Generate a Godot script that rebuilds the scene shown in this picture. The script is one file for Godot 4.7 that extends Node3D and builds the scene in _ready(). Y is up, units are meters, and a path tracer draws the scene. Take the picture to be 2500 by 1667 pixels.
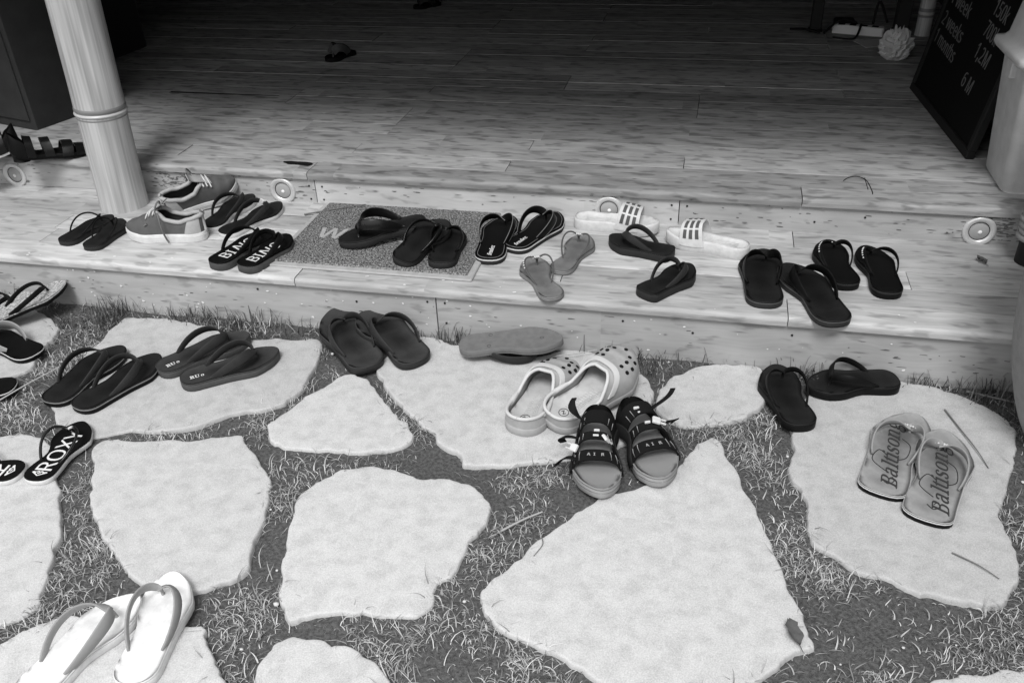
extends Node3D
# A wooden porch with a step, flagstones set in thin grass, and the footwear left there. y is up, metres.
# Deck boards run along x; the garden side is +z. Stone tops lie at y = 0.

const TREAD := 0.17
const DECK := 0.29
const TREAD_Z := -2.152
const DECK_Z := -2.700

var rng := RandomNumberGenerator.new()
var taken := {}
var M := {}
var tex := {}
var stones: Array = []
var footprints: Array = []


func lin(v: float) -> Color:
	return Color(v, v, v).linear_to_srgb()


func numbered(called: String) -> String:
	if not taken.has(called):
		taken[called] = 0
		return called
	taken[called] += 1
	return "%s_%03d" % [called, taken[called]]


func thing(called: String, label: String, category: String, at := Vector3.ZERO, basis := Basis(), group := "") -> Node3D:
	var o := Node3D.new()
	o.name = numbered(called)
	o.transform = Transform3D(basis, at)
	o.set_meta("label", label)
	o.set_meta("category", category)
	if group != "":
		o.set_meta("group", group)
	add_child(o)
	return o


func structure(called: String, at := Vector3.ZERO) -> Node3D:
	var o := Node3D.new()
	o.name = numbered(called)
	o.position = at
	o.set_meta("kind", "structure")
	add_child(o)
	return o


func part(called: String, st: SurfaceTool, m: Material, parent: Node3D) -> MeshInstance3D:
	var o := MeshInstance3D.new()
	o.name = called
	st.generate_normals()
	o.mesh = st.commit()
	o.material_override = m
	parent.add_child(o, true)
	return o


func prim(called: String, mesh: Mesh, m: Material, parent: Node3D, t := Transform3D()) -> MeshInstance3D:
	var o := MeshInstance3D.new()
	o.name = called
	o.mesh = mesh
	o.material_override = m
	o.transform = t
	parent.add_child(o, true)
	return o


func begin() -> SurfaceTool:
	var st := SurfaceTool.new()
	st.begin(Mesh.PRIMITIVE_TRIANGLES)
	return st


func tri(st: SurfaceTool, a: Vector3, b: Vector3, c: Vector3) -> void:
	st.add_vertex(a)
	st.add_vertex(b)
	st.add_vertex(c)


func quad(st: SurfaceTool, a: Vector3, b: Vector3, c: Vector3, d: Vector3) -> void:
	tri(st, a, b, c)
	tri(st, a, c, d)


# rows of equal length joined into a skin
func skin(st: SurfaceTool, rows: Array, closed := false, flip := false) -> void:
	for i in rows.size() - 1:
		var a: PackedVector3Array = rows[i]
		var b: PackedVector3Array = rows[i + 1]
		var n := a.size()
		for j in (n if closed else n - 1):
			var k := (j + 1) % n
			if flip:
				quad(st, a[j], a[k], b[k], b[j])
			else:
				quad(st, a[j], b[j], b[k], a[k])


func fan(st: SurfaceTool, ring: PackedVector3Array, flip := false) -> void:
	var c := Vector3.ZERO
	for p in ring:
		c += p
	c /= ring.size()
	for j in ring.size():
		var k := (j + 1) % ring.size()
		if flip:
			tri(st, c, ring[k], ring[j])
		else:
			tri(st, c, ring[j], ring[k])


# round tube along points; radius constant or per point
func tube(st: SurfaceTool, pts: Array, r, sides := 7) -> void:
	var rows: Array = []
	var n := pts.size()
	var up := Vector3(0.13, 0.98, 0.07).normalized()
	for i in n:
		var t: Vector3 = (pts[mini(i + 1, n - 1)] - pts[maxi(i - 1, 0)]).normalized()
		var b := t.cross(up)
		if b.length() < 0.05:
			b = t.cross(Vector3.RIGHT)
		b = b.normalized()
		var u := b.cross(t).normalized()
		var rad: float = r[i] if r is Array else r
		var ring := PackedVector3Array()
		for j in sides:
			var a := TAU * j / sides
			ring.append(pts[i] + (b * cos(a) + u * sin(a)) * rad)
		rows.append(ring)
	skin(st, rows, true)
	fan(st, rows[0], true)
	fan(st, rows[n - 1])


# flat band along points; each point has its own outward normal
func ribbon(st: SurfaceTool, pts: Array, outs: Array, widths: Array, th: float) -> void:
	var rows: Array = []
	var n := pts.size()
	for i in n:
		var t: Vector3 = (pts[mini(i + 1, n - 1)] - pts[maxi(i - 1, 0)]).normalized()
		var o: Vector3 = outs[i]
		o = (o - t * o.dot(t)).normalized()
		var b := t.cross(o).normalized()
		var w: float = widths[i] * 0.5
		var h := th * 0.5
		var c: Vector3 = pts[i]
		rows.append(PackedVector3Array([c + b * w, c + b * w * 0.82 + o * h, c - b * w * 0.82 + o * h, c - b * w, c - b * w * 0.82 - o * h, c + b * w * 0.82 - o * h]))
	skin(st, rows, true)
	fan(st, rows[0], true)
	fan(st, rows[n - 1])


func bez(a: Vector3, b: Vector3, c: Vector3, d: Vector3, n: int) -> Array:
	var out: Array = []
	for i in n + 1:
		var t := float(i) / n
		var u := 1.0 - t
		out.append(a * u * u * u + b * 3.0 * u * u * t + c * 3.0 * u * t * t + d * t * t * t)
	return out


func lookup(keys: Array, x: float) -> float:
	for i in keys.size() - 1:
		var a: Vector2 = keys[i]
		var b: Vector2 = keys[i + 1]
		if x <= b.x:
			var f := clampf((x - a.x) / (b.x - a.x), 0.0, 1.0)
			return lerpf(a.y, b.y, f * f * (3.0 - 2.0 * f) * 0.6 + f * 0.4)
	return keys[keys.size() - 1].y


func box(st: SurfaceTool, lo: Vector3, hi: Vector3, c := 0.003) -> void:
	# a box with chamfered vertical and top edges
	var rings: Array = []
	for s in [[lo.y, 0.0], [hi.y - c, 0.0], [hi.y, c]]:
		var i: float = s[1]
		var y: float = s[0]
		rings.append(PackedVector3Array([
			Vector3(lo.x + i + c, y, lo.z + i), Vector3(hi.x - i - c, y, lo.z + i), Vector3(hi.x - i, y, lo.z + i + c), Vector3(hi.x - i, y, hi.z - i - c),
			Vector3(hi.x - i - c, y, hi.z - i), Vector3(lo.x + i + c, y, hi.z - i), Vector3(lo.x + i, y, hi.z - i - c), Vector3(lo.x + i, y, lo.z + i + c)]))
	st.set_smooth_group(-1)
	skin(st, rings, true, true)
	fan(st, rings[2])
	fan(st, rings[0], true)


# ---------------------------------------------------------------- materials

func noise(seed_: int, freq: float, oct := 3) -> FastNoiseLite:
	var n := FastNoiseLite.new()
	n.seed = seed_
	n.noise_type = FastNoiseLite.TYPE_SIMPLEX_SMOOTH
	n.frequency = freq
	n.fractal_octaves = oct
	return n


func from_values(w: int, h: int, f: Callable) -> ImageTexture:
	var im := Image.create(w, h, false, Image.FORMAT_RGB8)
	for y in h:
		for x in w:
			var v: float = f.call(x, y)
			im.set_pixel(x, y, lin(clampf(v, 0.0, 1.0)))
	return ImageTexture.create_from_image(im)


func make_textures() -> void:
	var r := RandomNumberGenerator.new()
	r.seed = 11
	# wood: grain along u; 1.6 m by 0.8 m
	var a := noise(1, 0.010, 4)
	var b := noise(2, 0.05, 2)
	var c := noise(3, 0.006, 3)
	var e := noise(8, 0.02, 3)
	for kind in ["wood", "wood_stained", "wood_deck"]:
		var knots: Array = []
		for i in (30 if kind == "wood" else 80):
			knots.append([r.randf() * 1024.0, r.randf() * 512.0, r.randf_range(2.0, 13.0), r.randf_range(1.2, 2.6), r.randf_range(0.2, 0.7)])
		var im := Image.create(1024, 512, false, Image.FORMAT_RGB8)
		var field := PackedFloat32Array()
		field.resize(1024 * 512)
		var off := 0.0 if kind == "wood" else 900.0 if kind == "wood_stained" else 1900.0
		for y in 512:
			for x in 1024:
				var warp := b.get_noise_2d(x * 0.12 + off, y * 0.25) * 9.0
				var g := a.get_noise_2d(x * 0.5 + off, (y + warp) * 7.0)
				var g2 := b.get_noise_2d(x * 0.10, (y + warp) * 3.4 + off)
				var big := c.get_noise_2d(x * 1.1 + off, y * 2.6)
				var fine := a.get_noise_2d(x * 0.9 + 300.0, (y + warp) * 26.0)
				var v := 0.80 + g * 0.15 + g2 * 0.08 + big * 0.17 + fine * 0.07
				var dirt := e.get_noise_2d(x * 0.55, y * 1.8 + off)
				if kind == "wood_deck":
					v = 0.74 + g * 0.11 + g2 * 0.10 + big * 0.20 + fine * 0.08 - clampf((dirt - 0.12) * 1.0, 0.0, 0.26)
				elif kind == "wood":
					v -= clampf((dirt - 0.20) * 0.8, 0.0, 0.2)
				else:
					v = 0.88 + g * 0.05 + g2 * 0.05 + big * 0.13 + fine * 0.03
					v -= clampf((dirt - 0.30) * 0.9, 0.0, 0.22)
				field[y * 1024 + x] = v
		for k in knots:
			for dy in range(-14, 15):
				for dx in range(-70, 71):
					var q := pow(dx / (k[2] * 1.3), 2.0) + pow(dy / k[3], 2.0)
					if q < 4.0:
						var at := ((int(k[1]) + dy + 512) % 512) * 1024 + (int(k[0]) + dx + 1024) % 1024
						field[at] *= 1.0 - k[4] * exp(-q * 1.2)
		for y in 512:
			for x in 1024:
				im.set_pixel(x, y, lin(clampf(field[y * 1024 + x], 0.02, 1.0)))
		tex[kind] = ImageTexture.create_from_image(im)
	# stone: pale sawn sandstone with fine speckle
	var s1 := noise(4, 0.012, 4)
	var s2 := noise(5, 0.06, 4)
	var s3 := noise(6, 0.30, 2)
	tex.stone = from_values(1024, 1024, func(x, y):
		var v := 0.84 + s1.get_noise_2d(x, y) * 0.08 + s2.get_noise_2d(x * 0.8, y * 1.1) * 0.05 + s3.get_noise_2d(x * 0.55, y * 0.55) * 0.16 - clampf((s2.get_noise_2d(x * 0.22 + 700.0, y * 0.25) + 0.1) * 0.16, 0.0, 0.08) * (0.3 + 1.4 * r.randf())
		v += (r.randf() - 0.5) * 0.16
		if r.randf() < 0.006:
			v -= 0.3
		return v)
	tex.soil = from_values(512, 512, func(x, y):
		return 0.62 + s2.get_noise_2d(x, y) * 0.35 + s3.get_noise_2d(x, y) * 0.25 + (r.randf() - 0.5) * 0.16 + (0.5 if r.randf() < 0.002 else 0.0))
	tex.smudge = from_values(512, 512, func(x, y):
		return 0.90 + s1.get_noise_2d(x * 0.7, y * 0.7) * 0.16 + s2.get_noise_2d(x, y) * 0.04 + (0.3 if r.randf() < 0.0006 else 0.0))
	tex.grain = from_values(256, 256, func(x, y):
		return 0.5 + s3.get_noise_2d(x * 2.0, y * 2.0) * 0.3 + (r.randf() - 0.5) * 0.5)
	tex.loops = from_values(512, 512, func(x, y):
		var q := absf(s3.get_noise_2d(x * 0.34, y * 0.34))
		return clampf(1.0 - pow(q, 0.7) * 1.1 + (r.randf() - 0.5) * 0.2 - (0.5 if s3.get_noise_2d(x * 0.3 + 99.0, y * 0.3) > 0.34 else 0.0), 0.06, 1.0))
	# bamboo: fibres along v
	tex.bamboo = from_values(512, 512, func(x, y):
		return 0.80 + a.get_noise_2d(x * 6.0, y * 0.22) * 0.22 + b.get_noise_2d(x * 0.7, y * 0.06) * 0.20 + e.get_noise_2d(x * 0.7, y * 0.2) * 0.22)
	# palm print on the patterned sandals
	tex.print = from_values(512, 512, func(x, y):
		var v := 0.62 + s1.get_noise_2d(x * 3.0, y * 1.2) * 0.9 + s2.get_noise_2d(x * 0.35, y * 2.2) * 0.5
		return clampf(v, 0.06, 0.92))


func mat(v: float, rough := 0.75, t := "", scale := 6.0, bump := 0.0, bump_t := "grain", bump_scale := 0.0) -> StandardMaterial3D:
	var m := StandardMaterial3D.new()
	m.albedo_color = lin(v)
	m.roughness = rough
	m.metallic_specular = 0.22
	if t != "" or bump > 0.0:
		m.uv1_triplanar = true
		m.uv1_scale = Vector3.ONE * scale
	if t != "":
		m.albedo_texture = tex[t]
	if bump > 0.0:
		m.heightmap_enabled = true
		m.heightmap_texture = tex[bump_t]
		m.heightmap_scale = bump
	return m


func make_materials() -> void:
	for k in 6:
		for kind in ["wood", "wood_stained", "wood_deck"]:
			var m := StandardMaterial3D.new()
			var base: float = [0.60, 0.69, 0.53, 0.65, 0.48, 0.57][k]
			m.albedo_color = lin(base * {"wood": 1.05, "wood_stained": 0.98, "wood_deck": 0.80}[kind])
			m.albedo_texture = tex[kind]
			m.roughness = 0.72
			m.metallic_specular = 0.22
			m.heightmap_enabled = true
			m.heightmap_texture = tex[kind]
			m.heightmap_scale = 0.09
			M["%s%d" % [kind, k]] = m
	for k in 3:
		var s := mat([0.64, 0.58, 0.68][k], 0.9, "stone", 1.35, 0.05, "stone")
		s.uv1_world_triplanar = true
		s.metallic_specular = 0.25
		M["stone%d" % k] = s
	M.soil = mat(0.16, 0.95, "soil", 2.6, 0.8, "soil")
	M.soil.uv1_world_triplanar = true
	M.grass = mat(1.0, 0.8)
	M.grass.vertex_color_use_as_albedo = true
	M.grass.backlight_enabled = true
	M.grass.backlight = lin(0.06)
	M.black_rubber = mat(0.009, 0.5, "smudge", 7.0, 0.002)
	M.black_foot = mat(0.006, 0.6, "smudge", 7.0, 0.002)
	for e in [["black_bed", 0.022, 0.6], ["brown_bed", 0.060, 0.6], ["tan_bed", 0.40, 0.6], ["grey_bed", 0.24, 0.55]]:
		var m := mat(e[1], e[2], "smudge", 7.0, 0.002)
		m.vertex_color_use_as_albedo = true
		M[e[0]] = m
	M.black_shiny = mat(0.008, 0.28)
	M.black_shiny.metallic_specular = 0.45
	M.dark_side = mat(0.035, 0.55, "smudge", 7.0, 0.003)
	M.brown_rubber = mat(0.04, 0.5, "smudge", 9.0, 0.003)
	M.brown_foot = mat(0.015, 0.48, "smudge", 9.0, 0.003)
	M.mid_rubber = mat(0.095, 0.62, "smudge", 9.0, 0.005)
	M.under = mat(0.19, 0.8, "smudge", 7.0, 0.10)
	M.grey_foot = mat(0.185, 0.55, "smudge", 9.0, 0.001)
	M.grey_side = mat(0.25, 0.6, "smudge", 9.0, 0.001)
	M.grey_strap = mat(0.10, 0.35)
	M.white_rubber = mat(0.86, 0.45, "smudge", 7.0, 0.002)
	M.white_side = mat(0.82, 0.55, "smudge", 7.0, 0.003)
	M.white_rim = mat(0.66, 0.6)
	M.white_print = mat(0.72, 0.6)
	M.slide_white = mat(0.74, 0.45, "smudge", 8.0, 0.002)
	M.slide_dark = mat(0.10, 0.5)
	M.clog = mat(0.43, 0.45, "smudge", 8.0, 0.0015)
	M.clog_light = mat(0.60, 0.45)
	M.clog_inner = mat(0.56, 0.5, "smudge", 6.0, 0.001)
	M.web = mat(0.012, 0.8, "", 60.0, 0.06)
	M.web_light = mat(0.025, 0.7, "", 60.0, 0.05)
	M.sandal_sole = mat(0.42, 0.7, "smudge", 9.0, 0.005)
	M.sandal_foot = mat(0.27, 0.7, "", 80.0, 0.07)
	M.thread = mat(0.36, 0.7)
	M.buckle = mat(0.68, 0.4)
	M.tan_foot = mat(0.30, 0.55, "smudge", 6.0, 0.001)
	M.tan_strap = mat(0.32, 0.6)
	M.tan_dark = mat(0.085, 0.6)
	M.tan_print = mat(0.045, 0.7)
	M.palm = mat(0.62, 0.55, "print", 9.0)
	M.canvas = mat(0.13, 0.85, "smudge", 7.0, 0.005)
	M.canvas_light = mat(0.48, 0.8, "smudge", 7.0, 0.005)
	M.lining = mat(0.05, 0.9)
	M.lace = mat(0.17, 0.8)
	M.steel = mat(0.72, 0.35)
	M.steel.metallic = 0.35
	M.lens = mat(0.40, 0.12)
	M.highlight_pale = mat(0.9, 0.15)
	M.dark_hole = mat(0.012, 0.8)
	M.mat_loops = mat(0.55, 0.95, "loops", 2.6, 1.2, "loops")
	M.mat_edge = mat(0.46, 0.7, "smudge", 6.0, 0.003)
	M.mat_letter = mat(0.46, 0.8, "smudge", 9.0, 0.003)
	M.bin_plastic = mat(0.62, 0.45, "smudge", 3.0, 0.001)
	M.board_black = mat(0.008, 0.7)
	M.board_frame = mat(0.022, 0.5, "smudge", 4.0)
	M.chalk = mat(0.15, 0.95)
	M.pot = mat(0.34, 0.85, "smudge", 5.0, 0.25, "grain")
	M.rope = mat(0.34, 0.9, "smudge", 20.0, 0.1)
	M.cable = mat(0.012, 0.5)
	M.strip_white = mat(0.75, 0.5)
	M.paper = mat(0.5, 0.9)
	M.bag = mat(0.62, 0.3)
	M.post_dark = mat(0.03, 0.6)
	M.panel_dark = mat(0.05, 0.7, "smudge", 2.0)
	M.thatch = mat(0.05, 0.95, "smudge", 3.0)
	M.straw = mat(0.42, 0.8)
	M.straw_dark = mat(0.16, 0.8)
	M.leaf = mat(0.12, 0.8, "smudge", 20.0)
	M.pebble = mat(0.62, 0.9)
	M.fleck = mat(0.85, 0.9)
	M.stain_shade = mat(0.15, 0.9, "smudge", 9.0)
	var bm := StandardMaterial3D.new()
	bm.albedo_color = lin(0.62)
	bm.albedo_texture = tex.bamboo
	bm.roughness = 0.34
	bm.metallic_specular = 0.6
	bm.heightmap_enabled = true
	bm.heightmap_texture = tex.bamboo
	bm.heightmap_scale = 0.06
	M.bamboo = bm
	var bd: StandardMaterial3D = bm.duplicate()
	bd.albedo_color = lin(0.30)
	M.bamboo_node = bd
	var nm: StandardMaterial3D = bm.duplicate()
	nm.albedo_color = lin(0.7)
	M.bamboo_ring = nm


# ---------------------------------------------------------------- footwear

# half width and centre line of a sole at s (0 heel, 1 toe)
class Last:
	var L: float
	var W: float
	var side: float
	var heel_cap := 0.15
	var toe_cap := 0.33
	var wk := [Vector2(0, 0.385), Vector2(0.16, 0.40), Vector2(0.42, 0.375), Vector2(0.70, 0.5), Vector2(0.82, 0.485), Vector2(1, 0.43)]
	var ck := [Vector2(0, 0), Vector2(0.16, 0), Vector2(0.44, 0.045), Vector2(0.68, 0.01), Vector2(0.85, -0.05), Vector2(1, -0.10)]
	var toe_up := 0.0
	var heel_up := 0.0

	func look(keys: Array, x: float) -> float:
		for i in keys.size() - 1:
			var a: Vector2 = keys[i]
			var b: Vector2 = keys[i + 1]
			if x <= b.x:
				var f := clampf((x - a.x) / (b.x - a.x), 0.0, 1.0)
				return lerpf(a.y, b.y, f * f * (3.0 - 2.0 * f))
		return keys[keys.size() - 1].y

	func hw(s: float) -> float:
		var w := look(wk, s) * W
		if s < heel_cap:
			w *= pow(maxf(0.0, 1.0 - pow(1.0 - s / heel_cap, 2.5)), 0.42)
		if s > toe_cap * -1.0 + 1.0:
			w *= pow(maxf(0.0, 1.0 - pow((s - 1.0 + toe_cap) / toe_cap, 2.1)), 0.52)
		return w

	func cx(s: float) -> float:
		return look(ck, s) * W * side

	func base(s: float) -> float:
		return toe_up * pow(maxf(0.0, (s - 0.6) / 0.4), 2.0) + heel_up * pow(maxf(0.0, (0.35 - s) / 0.35), 2.0)

	func at(s: float, x: float, y: float) -> Vector3:
		return Vector3(cx(s) + x, y + base(s), -s * L)

	func stations(n: int) -> Array:
		var out: Array = []
		for i in n + 1:
			out.append(0.5 - 0.5 * cos(PI * i / n))
		return out


func make_last(L: float, W: float, side: float) -> Last:
	var q := Last.new()
	q.L = L
	q.W = W
	q.side = side
	return q


# outline ring at height y, drawn in by inset
func ring_of(q: Last, y: float, inset: float, n := 24) -> PackedVector3Array:
	var flat: Array = []
	var ss := q.stations(n)
	for i in ss.size():
		flat.append(Vector3(q.cx(ss[i]) + q.hw(ss[i]), q.base(ss[i]), -ss[i] * q.L))
	for i in range(ss.size() - 2, 0, -1):
		flat.append(Vector3(q.cx(ss[i]) - q.hw(ss[i]), q.base(ss[i]), -ss[i] * q.L))
	var out := PackedVector3Array()
	var m := flat.size()
	for i in m:
		var t: Vector3 = flat[(i + 1) % m] - flat[(i + m - 1) % m]
		var nrm := Vector3(t.z, 0, -t.x).normalized()
		var p: Vector3 = flat[i]
		out.append(Vector3(p.x + nrm.x * inset, p.y + y, p.z + nrm.z * inset))
	return out


# a layer of a sole from ya to yb; top adds the tread surface with a hollow of depth dish
func layer(st: SurfaceTool, q: Last, ya: float, yb: float, grow: float, edge: float, top: bool, bottom: bool, dish := 0.0, wear := 0.0) -> void:
	var n := 24
	if wear > 0.0:
		st.set_color(Color.WHITE)
	st.set_smooth_group(1)
	var rings := [ring_of(q, ya, -grow + minf(edge, 0.002)), ring_of(q, ya + minf(edge, 0.003), -grow), ring_of(q, yb - edge, -grow), ring_of(q, yb - edge * 0.3, -grow + edge * 0.3), ring_of(q, yb, -grow + edge)]
	skin(st, rings, true, true)
	var last: PackedVector3Array = rings[4]
	if top:
		st.set_smooth_group(2 if edge < 0.002 else 1)
		var rows: Array = []
		var m := last.size()
		for i in range(0, n + 1):
			var a := last[i]
			var b := last[(m - i) % m]
			var row := PackedVector3Array()
			for j in 9:
				var u := j / 8.0
				var p := a.lerp(b, u)
				var rim := 1.0 - pow(absf(2.0 * u - 1.0), 4.0)
				var s := clampf(-p.z / q.L, 0.0, 1.0)
				var ends := clampf(minf(s, 1.0 - s) / 0.08, 0.0, 1.0)
				p.y -= dish * rim * ends
				row.append(p)
			rows.append(row)
		for i in rows.size() - 1:
			for j in 8:
				for c in [[0, 0], [0, 1], [1, 1], [0, 0], [1, 1], [1, 0]]:
					var p: Vector3 = rows[i + c[0]][j + c[1]]
					var s := -p.z / q.L
					var u := (p.x - q.cx(s)) / q.W
					var f := maxf(exp(-pow((s - 0.68) / 0.19, 2.0) - pow(u / 0.40, 2.0)), 0.85 * exp(-pow((s - 0.42) / 0.22, 2.0) - pow(u / 0.30, 2.0)))
					f = maxf(f, 0.5 * exp(-pow((s - 0.14) / 0.10, 2.0) - pow(u / 0.25, 2.0)))
					var g := 1.0 - wear * f
					if wear > 0.0:
						st.set_color(Color(g, g, g))
					st.add_vertex(p)
	if bottom:
		st.set_smooth_group(-1)
		fan(st, rings[0], true)


func shoe_basis(d: Dictionary) -> Basis:
	return Basis(Vector3.UP, deg_to_rad(d.yaw)) * Basis(Vector3.RIGHT, deg_to_rad(d.get("pitch", 0.0))) * Basis(Vector3.BACK, deg_to_rad(d.get("roll", 0.0)))


func letters(called: String, text: String, h: float, m: Material, parent: Node3D, at: Vector3, turn := 0.0, serif := false, squeeze := 1.0, slant := 0.0, bold := true) -> MeshInstance3D:
	# lettering lying on a surface: reads along -z with its top towards -x, then turned
	var f := SystemFont.new()
	f.font_names = PackedStringArray(["Droid Serif" if serif else "Droid Sans"])
	f.font_weight = 700 if bold else 400
	var t := TextMesh.new()
	t.text = text
	t.font = f
	t.font_size = 40
	t.pixel_size = h / 29.0
	t.depth = 0.0008
	t.curve_step = 1.5
	var b := Basis(Vector3.UP, turn) * Basis(Vector3(0, 0, -1) * squeeze, Vector3(-1, 0, -slant), Vector3(0, 1, 0))
	return prim(called, t, m, parent, Transform3D(b, at))


# the two arms and the toe post of a thong strap
func thong(root: Node3D, q: Last, t: float, d: Dictionary) -> void:
	var sm: Material = M[d.get("strap", "black_rubber")]
	var w: float = d.get("sw", 0.014) * (1.0 if d.get("round", false) else 1.3)
	var h: float = d.get("sh", 0.045) * 0.82
	var ps: float = d.get("post_at", 0.76)
	var as_: float = d.get("anchor_at", 0.28)
	var bulge: float = d.get("bulge", 0.56)
	var th: float = d.get("sth", 0.0042)
	var px := q.side * -0.09 * q.W
	var j := q.at(ps - 0.01, px, t + h * 0.45)
	var post := begin()
	post.set_smooth_group(1)
	tube(post, [q.at(ps + 0.012, px, t - 0.004), q.at(ps + 0.006, px, t + h * 0.22), j + Vector3(0, 0.003, 0)], [0.0042, 0.0034, 0.0046], 8)
	part("toe_post", post, sm, root)
	for k in [1.0, -1.0]:
		var hwm := q.hw(0.58)
		var a3 := q.at(as_, k * (q.hw(as_) - 0.010), t - 0.003)
		var c1 := q.at(ps - 0.015, px * 0.4 + k * q.W * 0.36, t + h * 1.12)
		var c2 := q.at(lerpf(as_, ps, 0.50), k * q.W * (bulge + 0.06), t + h * 1.0)
		var pts := bez(j, c1, c2, a3, 16)
		var outs: Array = []
		var ws: Array = []
		for i in pts.size():
			var p: Vector3 = pts[i]
			var s := clampf(-p.z / q.L, 0.0, 1.0)
			outs.append(Vector3((p.x - q.cx(s)) * 1.5, maxf(p.y - t * 0.3, 0.012) * 0.42, -0.006))
			var f := float(i) / 16.0
			ws.append(w * (0.62 + 0.55 * sin(PI * clampf(f * 0.9 + 0.06, 0.0, 1.0)) if not d.get("even", false) else 0.95))
		var st := begin()
		st.set_smooth_group(1)
		if d.get("round", false):
			tube(st, pts, w * 0.32, 8)
		else:
			ribbon(st, pts, outs, ws, th)
		var arm := part("strap", st, sm, root)
		if d.has("strap_edge"):
			for e in [1.0, -1.0]:
				var line: Array = []
				for i in pts.size():
					var p: Vector3 = pts[i]
					var tt: Vector3 = (pts[mini(i + 1, 16)] - pts[maxi(i - 1, 0)]).normalized()
					var o: Vector3 = outs[i]
					o = (o - tt * o.dot(tt)).normalized()
					line.append(p + tt.cross(o) * ws[i] * 0.47 * e + o * th * 0.3)
				var es := begin()
				es.set_smooth_group(1)
				tube(es, line, 0.0011, 5)
				part("piping", es, M[d.strap_edge], arm)
		if d.has("beads") and (d.beads == 0 or d.beads == k):
			var bs := SphereMesh.new()
			bs.radius = 0.0026
			bs.height = 0.0052
			bs.radial_segments = 6
			bs.rings = 3
			for i in range(1, 12):
				var o: Vector3 = outs[i]
				prim("bead", bs, M.steel, arm, Transform3D(Basis(), pts[i] + o.normalized() * th * 0.8))
		if d.has("tag") and k == d.tag:
			var tg := begin()
			tg.set_smooth_group(-1)
			ribbon(tg, pts.slice(1, 4), outs.slice(1, 4), [w * 1.12, w * 1.15, w * 1.15], th + 0.0016)
			part("strap_tag", tg, M.white_rim, arm)
	if d.has("jewel"):
		var jm := SphereMesh.new()
		jm.radius = 0.0036
		jm.height = 0.0072
		jm.radial_segments = 7
		jm.rings = 4
		for i in 5:
			prim("rhinestone", jm, M.buckle, root, Transform3D(Basis(), j + Vector3((i - 2) * 0.0066, 0.007, 0.001 * absf(i - 2))))


func flip_flop(d: Dictionary) -> Node3D:
	var root := thing("flip_flop", d.label, "flip-flop", d.at, shoe_basis(d), d.get("group", ""))
	var q := make_last(d.L, d.get("W", d.L * 0.385) * 1.08, d.side)
	if d.has("square"):
		q.heel_cap = 0.09
		q.wk[0] = Vector2(0, 0.40)
	q.toe_up = d.get("toe_up", 0.004)
	q.heel_up = d.get("heel_up", 0.0)
	if d.get("slim", false):
		q.wk = [Vector2(0, 0.36), Vector2(0.16, 0.38), Vector2(0.42, 0.30), Vector2(0.70, 0.5), Vector2(0.82, 0.48), Vector2(1, 0.40)]
	var t: float = d.get("t", 0.02)
	var inner := Node3D.new()
	var holder: Node3D = root
	var split := t * 0.62
	var sole := begin()
	layer(sole, q, 0.0, split if d.has("rim") else t - 0.0045, 0.0, 0.0015, false, true)
	part("sole", sole, M[d.get("side_m", "black_rubber")], holder)
	if d.has("rim"):
		var rim := begin()
		layer(rim, q, split, t - 0.0035, 0.0009, 0.0008, false, false)
		part("rim", rim, M[d.rim], holder)
	var fb := begin()
	layer(fb, q, t - 0.0035 if d.has("rim") else t - 0.0045, t, 0.0, d.get("edge", 0.0022), true, false, d.get("dish", 0.002), d.get("wear", 0.0))
	var bed := part("footbed", fb, M[d.get("top_m", "black_foot")], holder)
	if d.has("top_line"):
		var line: Array = []
		for p in ring_of(q, t + 0.0004, 0.008):
			line.append(p)
		line.append(line[0])
		var tl := begin()
		tl.set_smooth_group(1)
		tube(tl, line, 0.0009, 5)
		part("piping", tl, M[d.top_line], bed)
	if not d.get("strapless", false):
		thong(holder, q, t, d)
	for x in d.get("texts", []):
		# [text, s, side offset, height, material, turn, serif, squeeze, slant]
		letters("lettering", x[0], x[4], M[x[5]], bed, q.at(x[1], x[2], t - d.get("dish", 0.002) + 0.0016), x[6], x[7], x[8], x[9], x[10] if x.size() > 10 else true)
	if d.has("plugs"):
		var tor := TorusMesh.new()
		tor.inner_radius = 0.0045
		tor.outer_radius = 0.0065
		tor.rings = 14
		tor.ring_segments = 5
		for p in [Vector2(0.30, 0.24), Vector2(0.30, -0.24), Vector2(0.80, 0.0)]:
			prim("plug", tor, M.mid_rubber, holder, Transform3D(Basis(), q.at(p.x, p.y * q.W, 0.0)))
	for x in d.get("lines", []):
		# [material, radius, points as (s, x)]
		var pts: Array = []
		for p in x[2]:
			pts.append(q.at(p.x, p.y * q.W, t - d.get("dish", 0.002) + 0.0006))
		var ln := begin()
		ln.set_smooth_group(1)
		tube(ln, smooth_line(pts), x[1], 5)
		part("printed_mark", ln, M[x[0]], bed)
	for x in d.get("patches", []):
		var ring := PackedVector3Array()
		for p in x[1]:
			ring.append(q.at(p.x, p.y * q.W, t - d.get("dish", 0.002) + x[2]))
		var pa := begin()
		pa.set_smooth_group(-1)
		fan(pa, ring)
		part("printed_mark", pa, M[x[0]], bed)
	inner.free()
	return root


func smooth_line(p: Array) -> Array:
	var c := Curve3D.new()
	for i in p.size():
		var t: Vector3 = (p[mini(i + 1, p.size() - 1)] - p[maxi(i - 1, 0)]) * 0.18
		c.add_point(p[i], -t, t)
	var out: Array = []
	var n := p.size() * 5
	for i in n + 1:
		out.append(c.sample_baked(c.get_baked_length() * i / n, true))
	return out


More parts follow.
